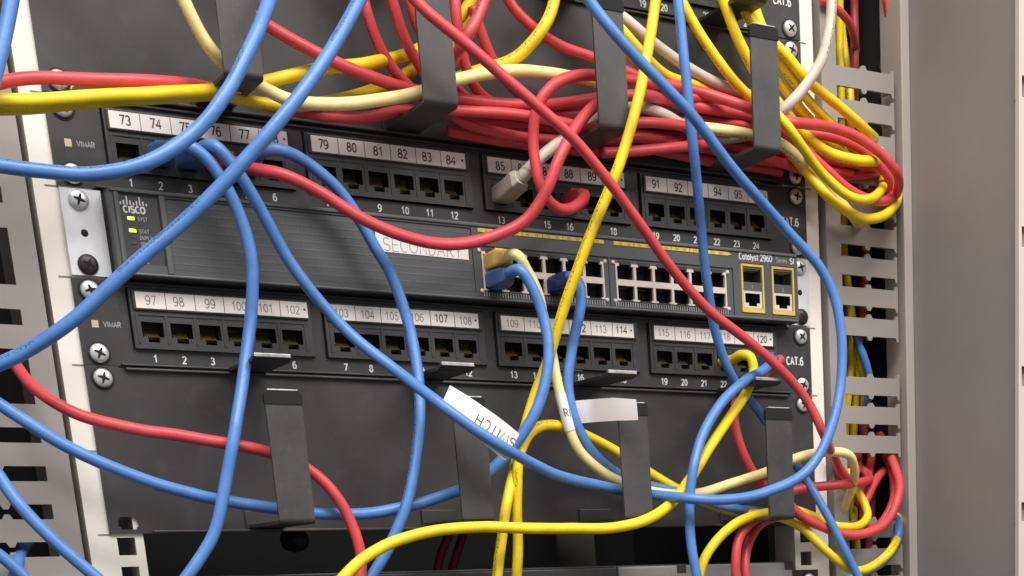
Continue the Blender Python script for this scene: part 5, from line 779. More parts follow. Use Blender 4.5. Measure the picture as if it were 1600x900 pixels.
  '69.9,-43.3,368.4;72,-42.1,356.7;74.3,-40.9,344.9;76.8,-39.7,333.3;79.4,-38.5,321.6;82.3,-37.3,310;85.3,-36.1,298.5;88.6,-34.9,287;92.1,-33.7,275.6;95.8,-32.5,264.2;99.8,-31.3,253;104.2,-30.1,241.9;108.8,-28.8,230.9;113.7,-27.6,220;119,-26.4,209.3;124.6,-25.2,198.7;130.6,-24,188.4;134.3,-25.8,180.3;138.3,-27.5,172.3;143.1,-28.7,164.6;148.5,-29.6,157.4;154.5,-30.1,150.6;160.9,-30.6,144.1;167.7,-30.8,138.2;175.1,-30.5,133.1;182.9,-29.4,129.2;191.2,-27.9,126.1;199.9,-26,123.9;208.8,-23.9,122.6;217.8,-21.8,121.3;226.7,-20,119.8;235.6,-18.5,118.2;244.4,-16.9,116.6;253.2,-15,114.7;261.9,-12.9,112.2;270.5,-10.8,109.2;278.8,-7.7,106.6;286.1,-2.3,105.5;292,4.9,105.8;297.5,12.2,106.2'),
 ('yellow', 3.4, None, None, 'yellow cable dropping from the top edge against the left side of the last upper hook',
  '106.4,-53.2,378.8;108,-52,367;109.8,-50.8,355.2;111.7,-49.6,343.4;113.8,-48.4,331.6;116,-47.2,319.9;118.4,-46,308.2;120.9,-44.8,296.5;123.7,-43.6,284.9;126.6,-42.4,273.4;129.8,-41.2,261.8;133.2,-40,250.4;136.8,-38.8,239;140.7,-37.6,227.7;144.9,-36.4,216.6;149.4,-35.2,205.5;154.2,-34,194.5;157.2,-35,186.1;160.4,-35.9,177.7;164,-36.2,169.4;168.2,-36.1,161.4;173.4,-35.6,154;179.1,-34.8,147.1;185.3,-34.1,140.6;192.1,-33.4,134.8;199.1,-32.8,129.2;205.9,-32.9,123.4;212.3,-34,117.1;219.1,-35,111.3;227.1,-34.8,107.2;235.4,-34.2,104.4;243.3,-34.5,102.5;250.9,-35.7,101.3;258.7,-36.5,100.7;267.6,-34.7,101.3;278.4,-28.5,103.5;289.8,-19.6,107.2;298.8,-10.7,111.4;303.8,-3.4,115.7;306.8,2.5,119.9;309.1,6.6,122.6'),
 ('yellow', 3.3, None, None, 'topmost yellow cable of the fan right of the last upper hook',
  '119.4,-47.3,381.3;121.3,-46.1,369.5;123.4,-44.9,357.8;125.6,-43.7,346.1;128,-42.5,334.4;130.6,-41.3,322.7;133.3,-40.1,311.1;136.3,-38.9,299.5;139.4,-37.7,288;142.8,-36.5,276.6;146.5,-35.3,265.2;150.4,-34,253.9;154.6,-32.8,242.7;159.1,-31.6,231.7;163.9,-30.4,220.7;169,-29.2,209.9;174.5,-28,199.3;175.2,-29.6,190.5;176.4,-31.2,181.7;180.6,-32.6,174;187.6,-33.6,168.3;194.8,-34.8,163;202.2,-36,158;209.3,-36.4,152.4;216.4,-36.3,146.8;224.1,-35.8,142.2;232.4,-34.9,138.7;240.8,-33.6,135.7;249.2,-31.8,132.9;257.5,-29.7,129.9;265.7,-27.3,127.1;273.8,-24,125;281.4,-19.2,124.2;288.1,-13.1,124.6;294.3,-6.6,125.7;300.4,-0.1,126.8;302.6,2,127.1'),
 ('yellow', 3.2, None, None, 'second yellow cable from the top in the fan right of the last upper hook',
  '155.6,-39.2,391.6;156.7,-38,379.7;157.9,-36.8,367.8;159.1,-35.6,356;160.4,-34.4,344.1;161.9,-33.2,332.2;163.4,-32,320.4;165.1,-30.8,308.6;166.8,-29.6,296.8;168.8,-28.4,285;170.8,-27.2,273.2;173,-26,261.5;175.4,-24.8,249.8;177.9,-23.6,238.1;180.7,-22.4,226.5;183.6,-21.2,214.9;186.8,-20,203.4;188.4,-21.6,194.7;190.1,-23.2,186;192.5,-24.8,177.4;195.4,-26.5,169;199.3,-28.1,161;204.6,-29.5,153.9;210.9,-30,147.4;217.5,-29.8,141.4;224.6,-28.9,135.8;232.1,-27.6,130.9;240.1,-25.7,127.1;248.3,-23.4,123.8;256.5,-20.6,120.8;264.5,-17.2,117.7;272.3,-13.4,114.6;279.8,-8.8,112.2;286.7,-3,111.7;292.4,3.6,112.9;297.9,10.5,114.4;299.9,12.8,114.7'),
 ('yellow', 3.1, None, None, 'third yellow cable from the top in the fan right of the last upper hook',
  '192.8,-14,184.2;194.9,-15.6,175.4;197.2,-17.2,166.7;200.5,-19,158.3;204.7,-21.1,150.4;210.1,-22.5,143.1;216.7,-22.4,136.9;224.3,-21.2,131.6;232.4,-19.1,127.2;240.9,-16.3,123.8;249.5,-13.2,120.9;257.8,-10.1,118;265.9,-7.2,115.1;273.8,-4.1,112.4;281,0.6,110.6;286.9,7.3,110.2;292.5,14.4,110.2'),
 ('yellow', 3.2, None, None, 'bright yellow cable crossing over the red loops right of the last upper hook',
  '172.3,-48.1,126.1;177.7,-52.6,120.3;183,-57.3,114.3;189,-59.6,108.1;195.9,-58.7,101.9;204.3,-55.8,96.1;212.9,-52.5,90.6;221.5,-49.9,85.7;229.8,-48.5,81.4;237.7,-47.7,77.8;245.6,-46.8,75.3;253.5,-45,74.7;261.7,-41.8,75.8;270.5,-36.6,78.3;278.8,-30.8,81.6;286.1,-25.1,85.6;292.2,-19.9,89.7;297.8,-14,93.9;302.5,-7,98.4;306.8,0.8,103.1;309.7,5.7,106.2'),
 ('yellow', 3.3, None, None, 'lowest yellow cable of the right bundle, sagging below the red loops',
  '174,-4.8,117.3;184.1,-4.8,117.3;193.8,-5.4,117.2;202.1,-8.3,115.7;207.7,-14.9,111.3;211.7,-22.4,105.1;216.8,-26.6,98.5;221.9,-29.5,91.5;226.7,-33.3,84.5;232.3,-36,78;240.2,-36.1,72.8;249.7,-34.9,69.3;259.3,-33.5,67.1;268.6,-31.9,66.6;277.3,-29.9,67.8;285.4,-27.3,70;293.2,-24,73.3;300.9,-19.4,77.6;309,-13,82.5;316.6,-5.3,88;322.7,2,93.6;327.7,8.2,98.9;329.4,10.1,100.6'),
 ('yellow', 3.1, None, None, 'yellow cable just below the white one, right of the third upper hook',
  '-17.8,-42.4,338.9;-14.6,-41.2,327.4;-11.2,-40,315.9;-7.5,-38.8,304.6;-3.6,-37.6,293.3;0.6,-36.4,282.1;5.1,-35.2,271.1;10,-34,260.1;15.1,-32.8,249.4;20.6,-31.6,238.8;26.5,-30.3,228.4;32.7,-29.1,218.2;39.4,-27.9,208.3;46.4,-26.7,198.6;53.9,-25.5,189.3;61.8,-24.2,180.4;70.1,-26,171.9;76.2,-29,165.7;82.4,-31.7,159.4;89,-33.5,153.2;95.9,-34.3,147.2;103.2,-34.2,141.6;111.2,-32.5,137.4;119.7,-29.8,135;128.4,-26.9,134.5;137.2,-24.1,134.5;146.1,-21.9,133.9;155.1,-19.9,133.1;164,-18,132.3;173,-16,131.5'),
 ('yellow', 3.1, None, None, 'short lower yellow cable between the third upper hook and the hanging blue cable',
  '80.5,-24,155.2;87.7,-25.2,149.6;95,-26,144.3;103.1,-25.2,140.2;111.7,-23.6,137.1;120.5,-21.7,134.5;129.6,-19.4,132.4;138.7,-17.2,130.8;147.8,-15.2,129.4;156.5,-13.7,128;165.2,-12.3,126.6'),
 ('pale', 3.4, None, None, 'pale yellow cable crossing in front of the upper plate past the second upper hook',
  '-244.8,-64.5,316.3;-242.6,-64.4,304.6;-240.2,-64.4,292.8;-237.6,-64.3,281.1;-234.9,-64.2,269.4;-231.9,-64,257.8;-228.8,-63.8,246.2;-225.4,-63.6,234.7;-221.7,-63.3,223.2;-217.8,-63,211.9;-213.7,-62.5,200.7;-209.2,-61.9,189.5;-204.4,-61.2,178.5;-199.4,-60.3,167.7;-193.9,-59.2,157.1;-188.1,-57.8,146.6;-182,-56,136.5;-179.3,-56.2,127.9;-175.9,-55.5,119.6;-171.4,-53.7,112;-165.6,-51.6,105.4;-158.7,-48.1,101;-151.2,-43.4,99.2;-143.1,-40.6,96.5;-134.7,-40,93.2;-127.4,-43.5,89.4;-118.7,-45.3,88.2;-109.7,-46,88.4;-100.7,-46.2,89.4;-91.9,-46,91.1;-83,-46,92.9;-74.2,-46,94.9;-65.5,-46,97;-56.8,-46,99.4;-48.2,-46,102.3;-39.9,-46.1,105.9;-31.7,-46.1,109.5;-23.1,-45.7,112.4;-14.5,-45.3,115.1;-5.8,-44.6,117.4;2.9,-43.5,119.4;11.7,-41.8,121;20.4,-40,122.3;29.3,-38.1,123.3;38.3,-36.3,124.1;47.6,-34.2,124.7;57.2,-31.6,125.4;67.3,-28,125.9;77.8,-23.7,126;88.1,-19.5,125.5;97.9,-16.5,124.1;107.3,-14,122.2;116.9,-10.7,120.2;126,-10.8,117.6;132,-17.5,113.8;135.8,-28.3,109.5;140,-37.5,106.5;146.3,-42.4,105.2;154.9,-43.3,105;164.8,-42,105.4;174.5,-40.5,105.6;182.9,-40.2,105.2;190.2,-41.1,104.1;197.2,-41.8,101.9;205.3,-39.6,99;215.8,-33.3,96.3;227.9,-25.4,94;238.6,-20.1,90.8;246.6,-18.7,86.4;252.8,-19.3,81.5;258.8,-19.8,76.5;265.7,-17.6,72.7;272.5,-12.5,71;278.8,-6.4,70.4;285.2,-0,70;287.3,2,69.7'),
 ('pale', 3.2, 'amber', 'tag', 'pale yellow cable from the top left switch port, wrapped with a paper tag',
  '-0.1,-8,22.4;-0.2,-17,22.4;-0.3,-26.1,22.3;0.4,-34.6,23.1;3.2,-41.4,21.9;8.9,-39.2,15.2;14.1,-37,8.2;18.1,-35.1,0.4;20,-34.1,-8.3;21.6,-33.7,-17.2;23.5,-33.7,-26.1;24.5,-34.4,-35;24.8,-35.8,-44;25.3,-37.8,-52.8;26.2,-39.7,-61.6;28.1,-40.3,-70.4;30.8,-40.1,-79;35.1,-40,-86.9;41.4,-40,-93.5;48.6,-40,-98.9;56.5,-39.9,-103.4;64.9,-40,-106.7;73.5,-40.6,-109.4;82.3,-41.4,-111.5;91.2,-42.2,-112.9;100.1,-43.1,-113.7;109.1,-43.9,-113.7;118.2,-43.9,-113.1;127,-42.8,-111.6;135.6,-41,-109.5;144.2,-39.2,-107.2;152.8,-37.7,-105;161.5,-36.3,-102.8;170.2,-35,-100.6;178.9,-34,-98.2;187.6,-34,-95.3;195.9,-35.7,-91.8;204.4,-37.3,-88.8;213.4,-38.2,-86.9;221.8,-39.7,-85.8;229,-42.2,-85.6;235.5,-44.2,-86;243.4,-41.7,-88.4;250.3,-35.8,-94.2;255.5,-28.8,-100.8;259.7,-20.1,-107.1;263.2,-11.2,-113;265.2,-3.7,-118.8;267.1,2.8,-123.3;270.4,9.3,-125.2;274.5,16.3,-126.5'),
 ('white', 3.4, 'white', None, 'dirty white cable with a long grey boot plugged under label 85',
  '13,3,62.9;12.9,-6.1,62.7;13.1,-15.1,63.5;13.5,-23.9,65.1;16,-31.6,68.7;21.5,-35,74.9;28.5,-35.9,80.7;36,-35.3,86.2;43.4,-34.5,91.3;50.5,-33.3,96.3;57.4,-32.1,100.8;64.5,-31.7,104.9;72.1,-31.9,108.6;80.2,-32.2,111.9;89.2,-32.3,114.2;98.9,-32.1,114.7;109.4,-30.8,113.8;120.5,-27.6,112.6;131.2,-23.3,110.5;140.9,-20.4,108.3;148.7,-20.5,106.9;154.6,-23.4,105.6;161.3,-24.9,105.5;168.8,-26.4,106.5;177.4,-26.5,109;186.4,-26.9,112.9;191.9,-32.8,116.9;196.2,-39.1,121.4;202.8,-42.3,127.1;209.5,-44.3,133.4;215.2,-46.1,139.9;219.9,-48,146.5;224.1,-49.4,153.7;227.4,-50,161.9;230,-50,170.5;231.9,-49.7,179.3;233.1,-49.1,188.2;234.1,-48.4,197.2;234.8,-48,203.2;236.7,-49.2,215;238.5,-50.4,226.8;240.2,-51.6,238.6;241.7,-52.5,250.5;243.2,-53.3,262.4;244.5,-53.9,274.3;245.8,-54.4,286.2;247,-54.7,298.1;248.1,-55,310.1;249.1,-55.3,322;250,-55.5,334;250.9,-55.6,346;251.7,-55.7,357.9;252.5,-55.8,369.9;253.2,-55.9,381.9;253.8,-55.9,393.9'),
 ('white', 3.3, None, None, 'off-white cable slanting down from the third upper hook behind the hanging blue cable',
  '80.7,-26,170.1;88.7,-26.6,165.9;96.7,-27,161.7;104.6,-27.2,157.2;112.4,-27.2,152.7;120.6,-27,148.8;129,-26.5,145.5;137.6,-25.7,142.7;146.2,-24.8,140.3;155,-23.9,138.2;163.9,-22.9,136.8;172.8,-21.8,135.7;181.8,-20.6,134.9;190.9,-19.4,134.1;200,-18.5,133.4;209.1,-17.7,132.7;218.1,-16.4,131.9;226.8,-14.2,130.8;235.1,-11.1,129.4;242.9,-7.3,127.7;250.2,-2.9,125.4;256.8,2.4,122.5;262.7,8.2,119.1;268.8,14,115.8'),
 ('red', 3.1, None, None, 'red cable in front of the thin pair between the second and third upper hooks',
  '-34,-34,97;-25,-34.9,97.5;-16,-35.8,98.1;-7,-36.7,98.6;2.1,-37.5,99;11.1,-38.1,99.1;19.9,-38.6,98.8;28.7,-39.2,98.3;37.3,-39.7,97.8;46,-39.7,97.2;54.9,-39.1,96.8;64.1,-38.4,97.2;73.1,-38,98.9;81.7,-38.3,101.3;90.3,-38.7,103.4;99.3,-38.5,104.6;109.2,-36.7,105.7;120.8,-32.2,107.3;132.9,-26.5,109;143.3,-23.2,110;150.2,-24.8,109.5;155.1,-28.6,108.4;162.3,-28.3,108.3;172.2,-23.7,109.3;182.4,-18.8,110.2;190.6,-17.9,109.9;199,-17.7,108.9;209.4,-15.1,108.3;220.1,-12.3,107.9;229.5,-11.5,107.2;237.3,-13.1,106.2;244.5,-15.6,105.1;251.9,-17.3,104.3;260.1,-17.4,103.9;268.7,-16.2,103.9;277.5,-14.3,104.2;286.4,-12.2,104.6;295.3,-10.1,104.9'),
 ('red', 3.1, None, None, 'lowest red cable lying on the top of the panel with labels 85 to 96',
  '-21,-10,93;-12,-10,92.5;-3,-10,91.9;6,-10,91.4;15,-10,91;24,-10,90.8;33,-10,90.7;42.1,-10.1,90.8;51,-10.2,90.9;59.9,-10.5,91.1;68.6,-11.1,91.5;76.9,-12.3,91.9;85,-13.9,92.5;93.2,-15.2,93.7;102.2,-14.8,95.8;112.4,-12.1,98.7;123,-8.8,101.6;133.1,-6.8,103.9;142.5,-6,105.4;151.6,-5.9,106.3;160.7,-5.8,107.1;169.7,-6.1,107.6;178.4,-6.7,107.8;187.1,-7.1,107.9;196,-7.3,107.9;205,-6.9,107.5;214.2,-6.2,106.8;223.2,-5.6,105.8;232,-5.4,105.2;240.6,-5.4,105.3;249.1,-5.4,106;257.8,-5.2,106.9;260.7,-5,107.2'),
 ('red', 3.1, None, None, 'red cable under the white one between the third and last upper hooks',
  '69.8,-30,86.9;78.9,-30,87.9;87.9,-30,89;96.9,-30,90.5;106,-30.1,92.1;115.2,-29.6,93.9;124.9,-28.2,95.9;134.9,-25.7,98.1;145,-22.7,100.5;154.8,-20.2,102.5;163.7,-19.3,103.4;171.7,-19.7,103;179.1,-20.6,101.6;186.6,-21.4,100;194.4,-21.8,98.5;202.8,-21.6,97.4;211.9,-20.6,96.5;221.6,-18.7,95.9;231.1,-17.1,95.5;239.5,-16.8,95.3;247.9,-16.2,95.8;257.1,-14.3,97.1;267.1,-11.2,98.7;273.5,-9.5,99.6'),
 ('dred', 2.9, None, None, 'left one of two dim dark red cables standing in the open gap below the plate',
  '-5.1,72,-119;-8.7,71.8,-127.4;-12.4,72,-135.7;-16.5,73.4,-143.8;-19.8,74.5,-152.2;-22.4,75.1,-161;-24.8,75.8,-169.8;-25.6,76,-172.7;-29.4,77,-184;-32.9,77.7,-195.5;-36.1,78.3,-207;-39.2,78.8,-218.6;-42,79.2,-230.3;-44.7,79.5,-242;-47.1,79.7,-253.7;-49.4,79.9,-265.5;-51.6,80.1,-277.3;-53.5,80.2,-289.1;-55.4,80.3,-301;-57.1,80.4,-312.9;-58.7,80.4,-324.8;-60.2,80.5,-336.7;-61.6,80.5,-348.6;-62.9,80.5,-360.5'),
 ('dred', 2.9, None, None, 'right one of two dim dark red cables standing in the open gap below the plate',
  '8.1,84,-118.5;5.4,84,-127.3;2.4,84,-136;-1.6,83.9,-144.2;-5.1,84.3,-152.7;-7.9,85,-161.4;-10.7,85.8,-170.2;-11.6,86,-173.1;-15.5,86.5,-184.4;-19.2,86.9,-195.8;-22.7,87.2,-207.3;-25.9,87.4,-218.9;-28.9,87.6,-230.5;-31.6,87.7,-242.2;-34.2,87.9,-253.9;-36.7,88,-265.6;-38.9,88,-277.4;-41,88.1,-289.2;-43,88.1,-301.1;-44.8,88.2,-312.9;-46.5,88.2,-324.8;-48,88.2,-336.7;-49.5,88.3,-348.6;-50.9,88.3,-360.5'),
 ('yellow', 3, None, None, 'yellow cable upright inside the right slots, the one nearest the rail',
  '278.9,21.9,491.8;279.2,21.9,479.8;279.5,21.9,467.8;279.8,21.9,455.8;280.2,21.9,443.8;280.5,21.9,431.8;281,21.9,419.8;281.4,21.9,407.8;281.9,22,395.8;282.4,22,383.9;282.9,22,371.9;283.5,22,359.9;284.1,22,347.9;284.8,22,335.9;285.5,22.1,323.9;286.3,22.1,312;287.2,22.2,300;287.8,21.9,291;288.5,21.5,282;289.1,21.4,273.1;289.8,21.6,264.1;290.6,22.4,255.2;291.4,23.6,246.3;292.2,24.8,237.4;292.6,25.7,228.5;292.9,26.3,219.5;292.9,26.7,210.5;292.7,26.8,201.5;292.4,26.5,192.5;291.7,25.6,183.5;290.9,24.4,174.7;290,23.2,165.8;289.3,22.4,156.8;288.6,21.8,147.9;287.8,21.3,138.9;287.3,21.2,129.9;287.1,21.5,121;287.1,22.4,112;287.4,23.6,103.1;287.8,24.7,94.2;288.3,25.5,85.2;289.1,26.2,76.3;290,26.7,67.3;290.9,26.9,58.4;291.6,26.6,49.4;292.2,25.7,40.5;292.7,24.5,31.5;293,23.5,22.6;292.9,22.7,13.6;292.6,21.9,4.7;292.1,21.3,-4.3;291.5,21.1,-13.3;290.8,21.4,-22.2;289.9,22.2,-31.2;288.9,23.2,-40.1;287.9,23.9,-49;287.1,24.3,-58;286.4,24.8,-67;286,25.2,-76;286,25.4,-85;286.5,25.4,-93.9;287.4,24.9,-102.8;288.3,24.2,-111.7;289.2,23.6,-120.6;290.1,22.8,-129.5;291,21.9,-138.4;291.8,21.2,-147.4;292.4,21,-156.4;292.7,21.4,-165.4;292.9,22.3,-174.3;292.9,23.2,-183.3;292.6,24.1,-192.2;292.1,24.9,-201.2;291.3,25.7,-210.1;290.5,26.5,-219;290,27,-225;289.2,27.8,-236.9;288.5,28.5,-248.9;287.9,29,-260.9;287.2,29.5,-272.9;286.7,29.8,-284.8;286.1,30,-296.8;285.6,30.3,-308.8;285.2,30.4,-320.8;284.8,30.5,-332.8;284.4,30.6,-344.8;284,30.7,-356.8;283.6,30.8,-368.8;283.3,30.8,-380.8;283,30.9,-392.8;282.7,30.9,-404.8;282.5,30.9,-416.8'),
 ('yellow', 3, None, None, 'yellow cable upright inside the right slots, the one farther from the rail',
  '303.1,26,491.9;302.9,26.1,479.9;302.7,26.1,467.9;302.5,26.1,455.9;302.2,26.1,443.9;302,26.1,431.9;301.7,26.2,419.9;301.4,26.2,407.9;301.1,26.2,395.9;300.7,26.3,383.9;300.3,26.4,371.9;299.9,26.5,359.9;299.5,26.6,347.9;299,26.8,336;298.5,27,324;298,27.3,312;297.4,27.6,300;296.7,27.6,291;296,27.6,282.1;295.4,27.7,273.1;295.1,28.2,264.1;295.1,29.1,255.1;295.3,30.4,246.2;295.7,31.6,237.3;296.2,32.3,228.4;297,32.7,219.4;297.9,32.8,210.5;298.9,32.6,201.5;299.7,32.2,192.6;300.3,31.2,183.7;300.4,29.3,174.6;299.5,26.4,165.1;298.4,24.1,155.7;298,23.7,146.7;298.3,24.7,138.1;298.6,26,129.4;298.5,27.3,120.7;297.9,28.8,111.9;297.1,30.2,103.1;296.4,31.4,94.2;295.8,32.1,85.3;295.4,32.5,76.3;295.1,32.7,67.3;295,32.6,58.3;295.3,32.1,49.3;295.8,31,40.4;296.5,29.7,31.5;297.2,28.6,22.6;297.9,27.8,13.6;298.6,27.2,4.7;299.3,26.8,-4.3;299.8,26.5,-13.3;299.9,26.7,-22.4;299.8,27.5,-31.3;299.8,28.8,-40.2;300.1,30.4,-49.1;300.6,32.4,-57.9;300.9,34.4,-66.7;300.6,35.6,-75.6;299.9,35.6,-84.6;298.6,34.3,-93.6;297.2,32.3,-102.6;296.1,30.5,-111.5;295.4,29.2,-120.5;295.1,28.3,-129.5;295.2,27.6,-138.5;295.4,27.1,-147.5;295.8,27.1,-156.4;296.5,27.7,-165.4;297.3,28.7,-174.3;298,29.7,-183.2;298.7,30.5,-192.1;299.3,31,-201.1;299.8,31.6,-210;300.3,32.1,-219;300.6,32.4,-225;301.3,33.1,-236.9;301.9,33.6,-248.9;302.5,33.9,-260.9;303.1,34.3,-272.9;303.6,34.5,-284.9;304.1,34.7,-296.8;304.5,34.8,-308.8;304.9,35,-320.8;305.3,35.1,-332.8;305.7,35.1,-344.8;306,35.2,-356.8;306.3,35.2,-368.8;306.6,35.3,-380.8;306.9,35.3,-392.8;307.1,35.3,-404.8;307.3,35.3,-416.8'),
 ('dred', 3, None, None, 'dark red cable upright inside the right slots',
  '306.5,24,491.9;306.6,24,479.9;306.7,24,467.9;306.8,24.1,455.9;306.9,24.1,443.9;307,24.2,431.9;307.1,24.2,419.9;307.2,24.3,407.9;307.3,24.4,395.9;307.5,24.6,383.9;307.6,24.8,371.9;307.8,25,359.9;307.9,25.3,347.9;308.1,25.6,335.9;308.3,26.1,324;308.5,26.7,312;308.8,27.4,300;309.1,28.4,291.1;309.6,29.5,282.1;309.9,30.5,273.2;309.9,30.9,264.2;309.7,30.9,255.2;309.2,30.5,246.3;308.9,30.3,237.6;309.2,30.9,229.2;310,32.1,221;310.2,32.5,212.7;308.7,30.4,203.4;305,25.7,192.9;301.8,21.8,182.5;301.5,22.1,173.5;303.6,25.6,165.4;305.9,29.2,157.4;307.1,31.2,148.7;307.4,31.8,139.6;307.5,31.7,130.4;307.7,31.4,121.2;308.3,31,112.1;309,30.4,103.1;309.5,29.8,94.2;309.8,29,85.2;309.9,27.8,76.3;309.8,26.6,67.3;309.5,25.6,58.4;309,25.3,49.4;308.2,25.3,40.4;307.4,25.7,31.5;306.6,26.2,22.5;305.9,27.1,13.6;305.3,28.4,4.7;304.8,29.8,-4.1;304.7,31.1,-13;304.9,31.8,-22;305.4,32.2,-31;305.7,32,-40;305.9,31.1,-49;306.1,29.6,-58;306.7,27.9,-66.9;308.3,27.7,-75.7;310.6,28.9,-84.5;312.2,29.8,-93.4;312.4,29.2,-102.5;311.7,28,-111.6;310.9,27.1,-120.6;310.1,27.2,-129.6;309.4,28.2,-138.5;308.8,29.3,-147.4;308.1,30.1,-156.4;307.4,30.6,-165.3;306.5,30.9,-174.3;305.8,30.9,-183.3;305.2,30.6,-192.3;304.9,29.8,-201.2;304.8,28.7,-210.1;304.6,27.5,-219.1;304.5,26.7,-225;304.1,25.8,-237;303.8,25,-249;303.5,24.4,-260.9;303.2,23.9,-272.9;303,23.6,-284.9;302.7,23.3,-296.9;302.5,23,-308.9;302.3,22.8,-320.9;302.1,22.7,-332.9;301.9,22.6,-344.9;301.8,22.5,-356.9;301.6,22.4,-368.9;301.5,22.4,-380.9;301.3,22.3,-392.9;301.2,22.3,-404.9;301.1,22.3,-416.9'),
 ('blue', 3, None, None, 'blue cable upright deep inside the right slots',
  '290.7,49.5,491.7;291.1,49.5,479.7;291.4,49.5,467.7;291.8,49.4,455.7;292.2,49.4,443.7;292.6,49.3,431.7;293.1,49.2,419.7;293.6,49.1,407.7;294.1,49,395.7;294.7,48.8,383.7;295.3,48.6,371.8;296,48.3,359.8;296.7,48,347.8;297.5,47.6,335.8;298.3,47,323.9;299.2,46.3,311.9;300.2,45.4,300;301,44.3,291.1;301.9,43.1,282.2;302.7,42,273.3;303.4,41.4,264.4;304,41.2,255.4;304.5,41.4,246.4;304.9,41.8,237.4;305,42.5,228.4;304.8,43.5,219.5;304.3,44.7,210.6;303.7,45.9,201.6;303,46.5,192.7;302.2,46.7,183.7;301.3,46.6,174.8;300.4,46.3,165.8;299.9,45.7,156.8;299.4,44.6,147.9;299.1,43.3,139;299.1,42.2,130.1;299.2,41.6,121.1;299.7,41.3,112.1;300.4,41.4,103.1;301.2,41.7,94.1;301.9,42.3,85.2;302.7,43.4,76.3;303.6,44.7,67.4;304.3,45.7,58.5;304.7,46.3,49.5;304.9,46.6,40.5;304.9,46.7,31.5;304.7,46.4,22.5;304.3,45.8,13.5;303.6,44.6,4.6;302.7,43.4,-4.2;301.9,42.4,-13.2;301.2,41.8,-22.1;300.4,41.4,-31.1;299.7,41.3,-40.1;299.2,41.5,-49;299.1,42.2,-58;299.1,43.3,-67;299.4,44.6,-75.9;299.8,45.5,-84.8;300.5,46.1,-93.8;301.3,46.6,-102.7;302.2,46.8,-111.7;303,46.6,-120.7;303.7,45.9,-129.6;304.3,44.7,-138.5;304.8,43.5,-147.4;305,42.6,-156.4;304.9,41.9,-165.4;304.5,41.4,-174.4;304,41.2,-183.3;303.4,41.3,-192.3;302.7,42.1,-201.3;301.8,43.1,-210.2;301,44.3,-219.1;300.4,45,-225;299.4,45.9,-236.9;298.5,46.6,-248.9;297.7,47.1,-260.8;296.9,47.5,-272.8;296.2,47.9,-284.8;295.5,48.1,-296.8;294.9,48.4,-308.7;294.3,48.5,-320.7;293.7,48.7,-332.7;293.2,48.8,-344.7;292.8,48.9,-356.7;292.3,48.9,-368.7;291.9,49,-380.7;291.5,49,-392.7;291.2,49,-404.7;290.9,49.1,-416.7'),
 ('yellow', 3, None, None, 'short yellow cable crossing the missing finger opening halfway down the right slots',
  '290.6,12.9,-4.9;292.9,13.6,-13.6;296.3,15.1,-21.9;299.9,17.2,-30;302.1,20,-38.4;303.8,22.9,-47;304.3,23.8,-49.8'),
 ('blue', 3, None, None, 'short blue cable crossing the missing finger opening halfway down the right slots',
  '283.6,9.5,9.9;285.6,8.2,1;288,7,-7.7;291.9,6.5,-15.9;295.8,7.5,-24;299.4,9.9,-32;301.3,13.8,-39.9;302.2,18.5,-47.6;302.6,20.1,-50.2'),
]


def catmull(P, step=0.0022):
    out = []; P = [2 * P[0] - P[1]] + P + [2 * P[-1] - P[-2]]
    for i in range(1, len(P) - 2):
        a, b, c, d = P[i - 1:i + 3]; n = max(1, int(math.ceil((c - b).length / (step / MM))))
        for k in range(n):
            t = k / n; t2, t3 = t * t, t * t * t
            out.append(0.5 * ((2 * b) + (c - a) * t + (2 * a - 5 * b + 4 * c - d) * t2 + (3 * b - a - 3 * c + d) * t3))
    out.append(P[-2]); return out

def frames(P, u0=None):
    T = [(P[min(i + 1, len(P) - 1)] - P[max(i - 1, 0)]).normalized() for i in range(len(P))]
    u = u0 or (T[0].cross(Vector((0.3, 0.2, 1)))).normalized(); U = []
    for i, t in enumerate(T):
        u = (u - t * u.dot(t)).normalized(); U.append((t, u.copy(), t.cross(u)))
    return U

def tube(P, r, m, n=14):
    mb = MB(); fr = frames(P); V = []; F = []; uv = {}; s = 0.0; S_ = [0.0]
    off = random.random() * 10
    for i in range(1, len(P)): s += (P[i] - P[i - 1]).length * MM; S_.append(s)
    for p, (t, u, v) in zip(P, fr):
        for k in range(n):
            a = 2 * math.pi * k / n; V.append(p + (u * math.cos(a) + v * math.sin(a)) * r)
    for i in range(len(P) - 1):
        for k in range(n):
            uv[len(F)] = [(S_[i] + off, k / n), (S_[i] + off, (k + 1) / n), (S_[i + 1] + off, (k + 1) / n), (S_[i + 1] + off, k / n)]
            F.append([i * n + k, i * n + (k + 1) % n, (i + 1) * n + (k + 1) % n, (i + 1) * n + k])
    F.append(list(range(n))[::-1]); F.append([(len(P) - 1) * n + k for k in range(n)])
    mb.add(V, F, m, True); mb.uv = uv
    return mb

